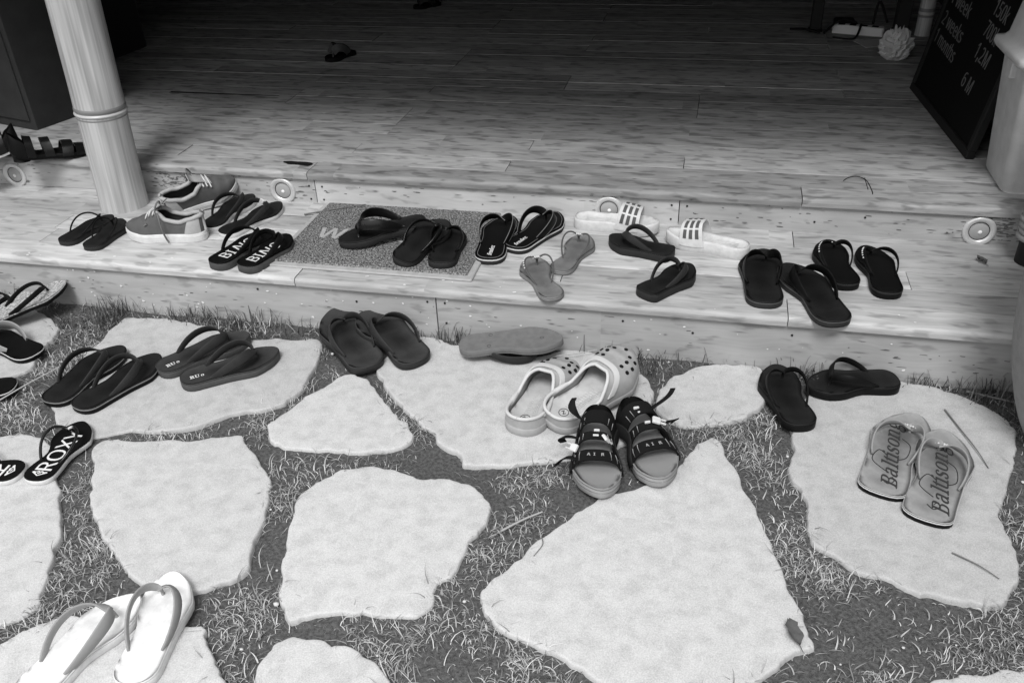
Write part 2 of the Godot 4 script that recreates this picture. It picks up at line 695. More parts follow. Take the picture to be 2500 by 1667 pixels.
# strap lying over the foot: angle 0 is the right edge, PI the left one
func arch(q: Last, s: float, phi: float, y0: float, h: float, off: float) -> Vector3:
	var c := cos(phi)
	var x := (q.hw(s) + off) * signf(c) * pow(absf(c), 0.72)
	return q.at(s, x, y0 + (h + off) * pow(maxf(sin(phi), 0.0), 0.85))


func arch_band(st: SurfaceTool, q: Last, s0: Callable, s1: Callable, y0: float, h: Callable, off: float, th: float, p0: float, p1: float, n := 18, m := 4) -> void:
	var out_rows: Array = []
	var in_rows: Array = []
	var rim_a: Array = []
	var rim_b: Array = []
	for i in n + 1:
		var phi := lerpf(p0, p1, float(i) / n)
		var a := PackedVector3Array()
		var b := PackedVector3Array()
		for j in m + 1:
			var s: float = lerpf(s0.call(phi), s1.call(phi), float(j) / m)
			a.append(arch(q, s, phi, y0, h.call(s), off))
			b.append(arch(q, s, phi, y0, h.call(s), off - th))
		out_rows.append(a)
		in_rows.append(b)
		rim_a.append(PackedVector3Array([a[0], b[0]]))
		rim_b.append(PackedVector3Array([a[m], b[m]]))
	st.set_smooth_group(1)
	skin(st, out_rows)
	st.set_smooth_group(2)
	skin(st, in_rows, false, true)
	st.set_smooth_group(3)
	skin(st, rim_a)
	skin(st, rim_b, false, true)
	st.set_smooth_group(-1)
	for e in [0, n]:
		for j in m:
			quad(st, out_rows[e][j], out_rows[e][j + 1], in_rows[e][j + 1], in_rows[e][j])


func slide(d: Dictionary) -> Node3D:
	var root := thing("slide_sandal", d.label, "slide sandal", d.at, shoe_basis(d), d.get("group", ""))
	var q := make_last(d.L, d.L * 0.37, d.side)
	q.toe_up = 0.012
	var t: float = d.t
	var sole := begin()
	layer(sole, q, 0.0, t, 0.0, 0.006, true, true, 0.010)
	part("sole", sole, M.slide_white, root)
	var hs := func(s): return 0.072 - 0.06 * maxf(0.0, s - 0.6)
	var back := func(phi): return 0.50 + 0.06 * sin(phi)
	var front := func(phi): return 0.78 + 0.015 * sin(phi)
	var st := begin()
	arch_band(st, q, back, front, t * 0.45, hs, 0.003, 0.0035, 0.02, PI - 0.02)
	var band := part("strap", st, M.slide_white, root)
	for k in 3:
		for seg in [[0.30, 0.80], [0.92, 1.50], [1.62, 2.20], [2.32, 2.80]]:
			var lo := func(phi): return lerpf(back.call(phi), front.call(phi), 0.16 + k * 0.27)
			var hi := func(phi): return lerpf(back.call(phi), front.call(phi), 0.31 + k * 0.27)
			var s2 := begin()
			arch_band(s2, q, lo, hi, t * 0.45, hs, 0.0042, 0.0016, seg[0], seg[1], 5, 1)
			part("stripe", s2, M.slide_dark, band)
	for k in 6:
		var rib := begin()
		rib.set_smooth_group(1)
		tube(rib, [q.at(0.14, (k - 2.5) * 0.009, t - 0.0085), q.at(0.42, (k - 2.5) * 0.008, t - 0.0095)], 0.0011, 5)
		part("footbed_rib", rib, M.slide_white, root)
	return root


# closed vamp with an open back, shared by clogs and sneakers. edge(s) is how far up the wall reaches: 1 closes over the top
func shell(st: SurfaceTool, q: Last, y0: float, hk: Array, ek: Array, grow: float, n := 80, k := 9) -> Array:
	var left: Array = []
	var right: Array = []
	for i in n + 1:
		var s := 0.5 - 0.5 * cos(PI * i / n)
		var e := minf(1.0, q.look(ek, s))
		var cap := 1.0
		if s > 1.0 - q.toe_cap:
			cap = pow(maxf(0.0, 1.0 - pow((s - 1.0 + q.toe_cap) / q.toe_cap, 3.0)), 0.4)
		var h: float = q.look(hk, s) * lerpf(0.35, 1.0, cap)
		for sd in [1.0, -1.0]:
			var row := PackedVector3Array()
			for j in k + 1:
				var a := e * j / k * PI * 0.5
				row.append(q.at(s, sd * maxf(0.0, q.hw(s) + grow) * pow(maxf(cos(a), 0.0), 0.62), y0 + (h + grow) * pow(sin(a), 0.92)))
			if sd > 0.0:
				right.append(row)
			else:
				left.append(row)
	st.set_smooth_group(1)
	skin(st, right)
	skin(st, left, false, true)
	var lip: Array = []
	for i in n + 1:
		if q.look(ek, 0.5 - 0.5 * cos(PI * i / n)) < 0.999:
			lip.append([right[i][k], left[i][k]])
	return lip


# how far up the wall reaches along an oval opening from the heel to s1
func opening(heel: float, low: float, s0: float, s1: float) -> Array:
	var out: Array = [Vector2(0, heel), Vector2(s0 * 0.5, lerpf(heel, low, 0.5))]
	for i in 25:
		var s := lerpf(s0, s1, i / 24.0)
		var tau := minf(1.0, (s - s0) / (s1 - s0))
		out.append(Vector2(s, maxf(low, acos(pow(maxf(0.0, 1.0 - tau * tau), 0.8)) / (PI * 0.5))))
	out.append(Vector2(1, 1))
	return out


func lip_loop(lip: Array) -> Array:
	var pts: Array = []
	for p in lip:
		pts.append(p[0])
	for i in range(lip.size() - 1, -1, -1):
		pts.append(lip[i][1])
	pts.append(lip[0][0])
	return pts


func clog(d: Dictionary) -> Node3D:
	var root := thing("clog", d.label, "clog", d.at, shoe_basis(d), d.group)
	var q := make_last(d.L, d.L * 0.43, d.side)
	q.heel_cap = 0.2
	q.toe_cap = 0.30
	q.toe_up = 0.012
	var t := 0.024
	var sole := begin()
	layer(sole, q, 0.0, t, 0.003, 0.004, false, true)
	part("sole", sole, M.clog, root)
	var fb := begin()
	layer(fb, q, t - 0.002, t + 0.004, -0.006, 0.002, true, false, 0.004)
	var bed := part("footbed", fb, M.clog_inner, root)
	var hk := [Vector2(0, 0.060), Vector2(0.3, 0.054), Vector2(0.5, 0.074), Vector2(0.6, 0.074), Vector2(0.78, 0.060), Vector2(0.9, 0.047), Vector2(1, 0.034)]
	var ek := opening(0.40, 0.33, 0.25, 0.575)
	var st := begin()
	var lip := shell(st, q, t - 0.006, hk, ek, 0.0015)
	shell(st, q, t - 0.006, hk, ek, -0.003)
	var up := part("upper", st, M.clog, root)
	var loop := lip_loop(lip)
	var band := begin()
	band.set_smooth_group(1)
	tube(band, loop, 0.0048, 8)
	part("collar", band, M.clog_light, root)
	# strap folded forward over the vamp, with its rivets
	var fs := begin()
	arch_band(fs, q, func(phi): return 0.36 + 0.235 * pow(sin(phi), 0.8), func(phi): return 0.42 + 0.225 * pow(sin(phi), 0.8), t - 0.004, func(s): return q.look(hk, s), 0.0065, 0.004, 0.28, PI - 0.28, 20, 3)
	part("folded_strap", fs, M.clog_light, root)
	for sd in [1.0, -1.0]:
		var pad := begin()
		pad.set_smooth_group(1)
		var pp: Array = []
		for i in 7:
			var s := 0.15 + 0.035 * i
			pp.append(q.at(s, sd * (q.hw(s) - 0.002), t + 0.020 + 0.001 * i))
		tube(pad, pp, [0.003, 0.0065, 0.0075, 0.0075, 0.007, 0.006, 0.003], 8)
		part("heel_pad", pad, M.clog_light, root)
	# vent holes drawn as dark discs; the shade inside is in their colour
	var disc := CylinderMesh.new()
	disc.top_radius = 0.0056
	disc.bottom_radius = 0.0056
	disc.height = 0.004
	disc.radial_segments = 12
	for v in [[0.70, 0.95], [0.70, 1.30], [0.70, 1.84], [0.70, 2.19], [0.775, 0.85], [0.775, 1.25], [0.775, 1.89], [0.775, 2.29], [0.85, 0.9], [0.85, 1.30], [0.85, 1.84], [0.85, 2.24], [0.91, 1.57]]:
		var p := vamp_at(q, v[0], v[1], t, hk, 0.0)
		var nx := (vamp_at(q, v[0] + 0.01, v[1], t, hk, 0.0) - p).cross(vamp_at(q, v[0], v[1] + 0.04, t, hk, 0.0) - p).normalized()
		if nx.y < 0.0:
			nx = -nx
		var bx := nx.cross(Vector3.BACK).normalized()
		prim("vent_shade_disc", disc, M.dark_hole, up, Transform3D(Basis(bx, nx, bx.cross(nx)), p))
	for k in 12:
		var s := 0.20 + 0.026 * k
		var rib := begin()
		rib.set_smooth_group(1)
		tube(rib, [q.at(s, -0.012 + q.cx(s) * 0.2, t + 0.0008), q.at(s + 0.012, 0.014, t + 0.0008)], 0.001, 5)
		part("footbed_rib", rib, M.clog_inner, bed)
	for g in 3:
		var arc: Array = []
		for i in 13:
			var s := 0.16 + 0.032 * i
			arc.append(q.at(s, (0.017 + 0.005 * g - 0.011 * sin(PI * i / 12.0)), t + 0.0008))
		var ln := begin()
		ln.set_smooth_group(1)
		tube(ln, arc, 0.0009, 5)
		part("footbed_rib", ln, M.clog_inner, bed)
	var circ: Array = []
	for i in 21:
		circ.append(q.at(0.145, 0, t + 0.001) + Vector3(cos(TAU * i / 20.0), 0, sin(TAU * i / 20.0)) * 0.013)
	var cs := begin()
	cs.set_smooth_group(1)
	tube(cs, circ, 0.0010, 5)
	part("size_ring", cs, M.tan_dark, bed)
	letters("lettering", "Z", 0.013, M.tan_dark, bed, q.at(0.145, 0, t + 0.001), -0.5)
	return root


func vamp_at(q: Last, s: float, phi: float, t: float, hk: Array, off: float) -> Vector3:
	var cap := 1.0
	if s > 1.0 - q.toe_cap:
		cap = pow(maxf(0.0, 1.0 - pow((s - 1.0 + q.toe_cap) / q.toe_cap, 3.0)), 0.4)
	var h: float = q.look(hk, s) * lerpf(0.35, 1.0, cap)
	var c := cos(phi)
	return q.at(s, signf(c) * (q.hw(s) + 0.0015 + off) * pow(absf(c), 0.62), t - 0.006 + (h + 0.0015 + off) * pow(sin(phi), 0.92))


func sneaker(d: Dictionary) -> Node3D:
	var root := thing("sneaker", d.label, "sneaker", d.at, shoe_basis(d), d.group)
	var q := make_last(d.L, d.L * 0.355, d.side)
	q.toe_up = 0.006
	q.heel_cap = 0.2
	var t := 0.033
	var sole := begin()
	layer(sole, q, 0.0, t, 0.002, 0.003, false, true)
	var so := part("sole", sole, M.white_side, root)
	for k in [0.006, 0.021]:
		var line: Array = []
		for p in ring_of(q, k, -0.0022):
			line.append(p)
		line.append(line[0])
		var s2 := begin()
		s2.set_smooth_group(1)
		tube(s2, line, 0.0009, 4)
		part("foxing_line", s2, M.white_rim, so)
	var hk := [Vector2(0, 0.074), Vector2(0.25, 0.072), Vector2(0.45, 0.088), Vector2(0.56, 0.078), Vector2(0.72, 0.052), Vector2(0.88, 0.036), Vector2(1, 0.026)]
	var ek := opening(0.64, 0.44, 0.24, 0.56)
	var st := begin()
	var lip := shell(st, q, t - 0.004, hk, ek, -0.0005)
	part("upper", st, M.canvas, root)
	var li := begin()
	shell(li, q, t - 0.004, hk, ek, -0.004)
	layer(li, q, t - 0.004, t, -0.006, 0.002, true, false)
	part("lining", li, M.lining, root)
	var loop := lip_loop(lip)
	var pts: Array = []
	var rad: Array = []
	for i in loop.size():
		pts.append(loop[i] + Vector3(0, -0.003, 0))
		rad.append(0.0075)
	var co := begin()
	co.set_smooth_group(1)
	tube(co, pts, rad, 8)
	part("collar", co, M.canvas_light, root)
	# padded quarter and heel patch
	var hp := begin()
	for sd in [0.02, PI - 0.78]:
		arch_band(hp, q, func(_p): return 0.02, func(p): return 0.20 - 0.10 * absf(sin(p)), t - 0.003, func(s): return q.look(hk, s), 0.0016, 0.002, sd, sd + 0.76, 8, 6)
	part("heel_patch", hp, M.canvas_light, root)
	var heel := begin()
	heel.set_smooth_group(1)
	tube(heel, [q.at(0.004, 0, t), q.at(0.0, 0, t + 0.03), q.at(0.01, 0, t + 0.064), q.at(-0.006, 0, t + 0.07)], 0.006, 8)
	part("heel_tab", heel, M.canvas_light, root)
	var tg := begin()
	tg.set_smooth_group(1)
	ribbon(tg, [q.at(0.66, 0, t + 0.052), q.at(0.56, 0, t + 0.076), q.at(0.46, 0, t + 0.094), q.at(0.40, 0, t + 0.104)], [Vector3.UP, Vector3.UP, Vector3(0, 1, -0.4), Vector3(0, 1, -0.6)], [0.035, 0.042, 0.046, 0.040], 0.006)
	part("tongue", tg, M.canvas_light, root)
	var eye := TorusMesh.new()
	eye.inner_radius = 0.0018
	eye.outer_radius = 0.0036
	eye.rings = 10
	eye.ring_segments = 6
	for k in 4:
		var s := 0.50 + 0.047 * k
		var a := vamp_at(q, s, 1.02, t, hk, 0.002)
		var b := vamp_at(q, s, PI - 1.02, t, hk, 0.002)
		var top := vamp_at(q, s, PI * 0.5, t, hk, 0.005)
		var ls := begin()
		ls.set_smooth_group(1)
		tube(ls, bez(a, a.lerp(top, 0.7) + Vector3(0, 0.006, 0), b.lerp(top, 0.7) + Vector3(0, 0.006, 0), b, 8), 0.0026, 6)
		part("lace", ls, M.white_rim if k > 0 else M.lace, root)
		for p in [[a, 1.0], [b, -1.0]]:
			prim("eyelet", eye, M.lace, root, Transform3D(Basis(Vector3.BACK, -0.8 * p[1]), p[0]))
	var sd2: float = d.lace_side
	var a0 := vamp_at(q, 0.50, 1.02 if sd2 > 0 else PI - 1.02, t, hk, 0.003)
	for l in [[a0, a0 + Vector3(sd2 * 0.03, 0.02, 0.03), a0 + Vector3(sd2 * 0.045, -0.03, 0.02), Vector3(sd2 * (q.hw(0.42) + 0.012), 0.006, -0.40 * q.L)], [a0 + Vector3(-sd2 * 0.02, 0.01, 0), a0 + Vector3(-sd2 * 0.02, 0.05, 0.03), a0 + Vector3(sd2 * 0.02, 0.06, 0.02), a0 + Vector3(sd2 * 0.012, 0.008, 0.004)]]:
		var ls := begin()
		ls.set_smooth_group(1)
		tube(ls, bez(l[0], l[1], l[2], l[3], 14), 0.0030, 6)
		part("lace", ls, M.lace, root)
	var wl := begin()
	wl.set_smooth_group(1)
	var wp: Array = []
	for i in 9:
		wp.append(vamp_at(q, 0.62 + 0.005 * i, (0.62 if sd2 > 0 else PI - 0.62), t, hk, 0.0015))
	tube(wl, wp, 0.0028, 6)
	part("vent_slot", wl, M.lace, root)
	return root


func strap_sandal(d: Dictionary) -> Node3D:
	var root := thing("strap_sandal", d.label, "sandal", d.at, shoe_basis(d), d.group)
	var q := make_last(d.L, d.L * 0.42, d.side)
	q.toe_up = 0.010
	q.heel_cap = 0.17
	var t := 0.030
	var sole := begin()
	layer(sole, q, 0.0, t - 0.004, 0.0, 0.002, false, true)
	part("sole", sole, M.sandal_sole, root)
	var fb := begin()
	layer(fb, q, t - 0.004, t, 0.001, 0.004, true, false, 0.004)
	part("footbed", fb, M.sandal_foot, root)
	# toe band, instep pads and heel band
	var flat := func(h): return func(_s): return h
	var band := begin()
	arch_band(band, q, func(p): return 0.57 + 0.02 * sin(p), func(p): return 0.72 + 0.01 * sin(p), 0.012, flat.call(0.050), 0.003, 0.004, 0.02, PI - 0.02)
	var toe_band := part("toe_strap", band, M.web, root)
	for k in [0.62, 0.95, 2.05, 2.4, 2.75]:
		var st := begin()
		st.set_smooth_group(1)
		tube(st, [arch(q, 0.60, k, 0.012, 0.050, 0.0034), arch(q, 0.65, k, 0.012, 0.050, 0.0036), arch(q, 0.71, k, 0.012, 0.050, 0.0034)], 0.0009, 4)
		part("stitching", st, M.thread, toe_band)
	# AIR, read from the toe end
	var i := 0
	for ch in ["A", "I", "R"]:
		var ph := 1.76 - 0.16 * i if d.side > 0 else 1.76 - 0.16 * i
		var p := arch(q, 0.66, PI - ph, 0.012, 0.050, 0.0038)
		var f: MeshInstance3D = letters("lettering", ch, 0.010, M.thread, toe_band, p)
		f.transform = Transform3D(Basis(Vector3.UP, PI) * Basis(Vector3.RIGHT, -PI * 0.5) * Basis(Vector3.BACK, 0.0), p)
		f.rotate_object_local(Vector3.UP, (ph - PI * 0.5) * 0.8)
		i += 1
	var mid := begin()
	arch_band(mid, q, func(p): return 0.36 + 0.08 * sin(p), func(p): return 0.52 + 0.02 * sin(p), 0.012, flat.call(0.072), 0.003, 0.004, 0.02, PI - 0.02)
	var instep := part("instep_strap", mid, M.web, root)
	var ank := begin()
	arch_band(ank, q, func(p): return 0.17 + 0.04 * sin(p), func(p): return 0.34 + 0.04 * sin(p), 0.014, flat.call(0.088), 0.002, 0.005, 0.02, PI - 0.02)
	var ankle := part("ankle_strap", ank, M.web, root)
	for k in [0.75, 1.05, 2.1, 2.4]:
		for e in [[instep, 0.43, 0.53, 0.072], [ankle, 0.27, 0.38, 0.088]]:
			var st := begin()
			st.set_smooth_group(1)
			tube(st, [arch(q, e[1] + 0.02, k, 0.013, e[3], 0.0034), arch(q, e[2], k, 0.013, e[3], 0.0034)], 0.0009, 4)
			part("stitching", st, M.thread, e[0])
	for sd in [1.0, -1.0]:
		var side_pts: Array = []
		var outs: Array = []
		for k in 9:
			var s := lerpf(0.72, 0.16, k / 8.0)
			side_pts.append(q.at(s, sd * (q.hw(s) + 0.004), 0.018 + 0.022 * sin(PI * k / 8.0)))
			outs.append(Vector3(sd, 0.15, 0))
		var ss := begin()
		ss.set_smooth_group(1)
		ribbon(ss, side_pts, outs, [0.024, 0.030, 0.034, 0.036, 0.036, 0.036, 0.036, 0.034, 0.026], 0.004)
		part("side_strap", ss, M.web_light, root)
	var cup := begin()
	shell(cup, q, 0.016, [Vector2(0, 0.070), Vector2(0.3, 0.065), Vector2(1, 0.05)], [Vector2(0, 0.62), Vector2(0.10, 0.58), Vector2(0.24, 0.40), Vector2(0.34, 0.14), Vector2(0.40, 0.02), Vector2(1, 0.01)], 0.002)
	shell(cup, q, 0.016, [Vector2(0, 0.070), Vector2(0.3, 0.065), Vector2(1, 0.05)], [Vector2(0, 0.62), Vector2(0.10, 0.58), Vector2(0.24, 0.40), Vector2(0.34, 0.14), Vector2(0.40, 0.02), Vector2(1, 0.01)], -0.002)
	part("heel_counter", cup, M.web, root)
	# loose strap ends and white buckles
	for e in d.ends:
		var st := begin()
		st.set_smooth_group(1)
		var pts := bez(e[0], e[1], e[2], e[3], 8)
		var outs: Array = []
		var ws: Array = []
		for k in 9:
			outs.append(Vector3(0.3, 0.8, 0.4))
			ws.append(0.020)
		ribbon(st, pts, outs, ws, 0.0035)
		part("strap_end", st, M.web, root)
	for b in d.buckles:
		var bk := begin()
		box(bk, Vector3(-0.010, -0.003, -0.017), Vector3(0.010, 0.004, 0.004), 0.002)
		box(bk, Vector3(-0.008, -0.002, 0.004), Vector3(-0.004, 0.003, 0.018), 0.0012)
		box(bk, Vector3(0.004, -0.002, 0.004), Vector3(0.008, 0.003, 0.018), 0.0012)
		var o := part("buckle", bk, M.buckle, root)
		o.transform = Transform3D(Basis.from_euler(b[1]), b[0])
	for b in d.clips:
		var bk := begin()
		box(bk, Vector3(-0.007, -0.002, -0.003), Vector3(0.007, 0.003, 0.003), 0.001)
		var o := part("strap_clip", bk, M.buckle, root)
		o.position = b
	return root


func heeled(d: Dictionary) -> Node3D:
	var root := thing("heeled_sandal", d.label, "shoe", d.at, shoe_basis(d), d.get("group", ""))
	var q := make_last(d.L, d.L * 0.36, d.side)
	q.heel_up = 0.026
	var t := 0.018
	var sole := begin()
	layer(sole, q, 0.0, t, 0.0, 0.003, true, true, 0.002)
	part("sole", sole, M[d.sole_m], root)
	var hl := begin()
	hl.set_smooth_group(1)
	var rows: Array = []
	for y in [[0.03, 0.034], [0.012, 0.030], [-0.006, 0.029]]:
		var ring := PackedVector3Array()
		for i in 14:
			var a := TAU * i / 14.0
			ring.append(Vector3(cos(a) * y[1] * 0.95, y[0], -0.036 + sin(a) * y[1]))
		rows.append(ring)
	skin(hl, rows, true)
	fan(hl, rows[2])
	part("heel", hl, M.black_rubber, root)
	for e in [[0.80, 0.96, 0.030, 0.0], [0.62, 0.76, 0.044, 0.02], [0.42, 0.54, 0.062, -0.04], [0.20, 0.30, 0.070, -0.02]]:
		var st := begin()
		arch_band(st, q, func(p): return e[0] + e[3] * sin(p), func(p): return e[1] + e[3] * sin(p), t * 0.4, func(_s): return e[2], 0.003, 0.004, 0.02, PI - 0.02, 14, 3)
		part("strap", st, M.black_shiny, root)
	var cup := begin()
	shell(cup, q, t * 0.5, [Vector2(0, 0.075), Vector2(1, 0.06)], [Vector2(0, 0.7), Vector2(0.12, 0.55), Vector2(0.30, 0.1), Vector2(0.36, 0.01), Vector2(1, 0.005)], 0.001)
	part("heel_cup", cup, M.black_rubber, root)
	return root


func all_shoes() -> void:
	for d in shoe_table():
		if d.kind == "flip":
			flip_flop(d)
		elif d.kind == "slide":
			slide(d)
		elif d.kind == "clog":
			clog(d)
		elif d.kind == "sneaker":
			sneaker(d)
		elif d.kind == "strap":
			strap_sandal(d)
		else:
			heeled(d)


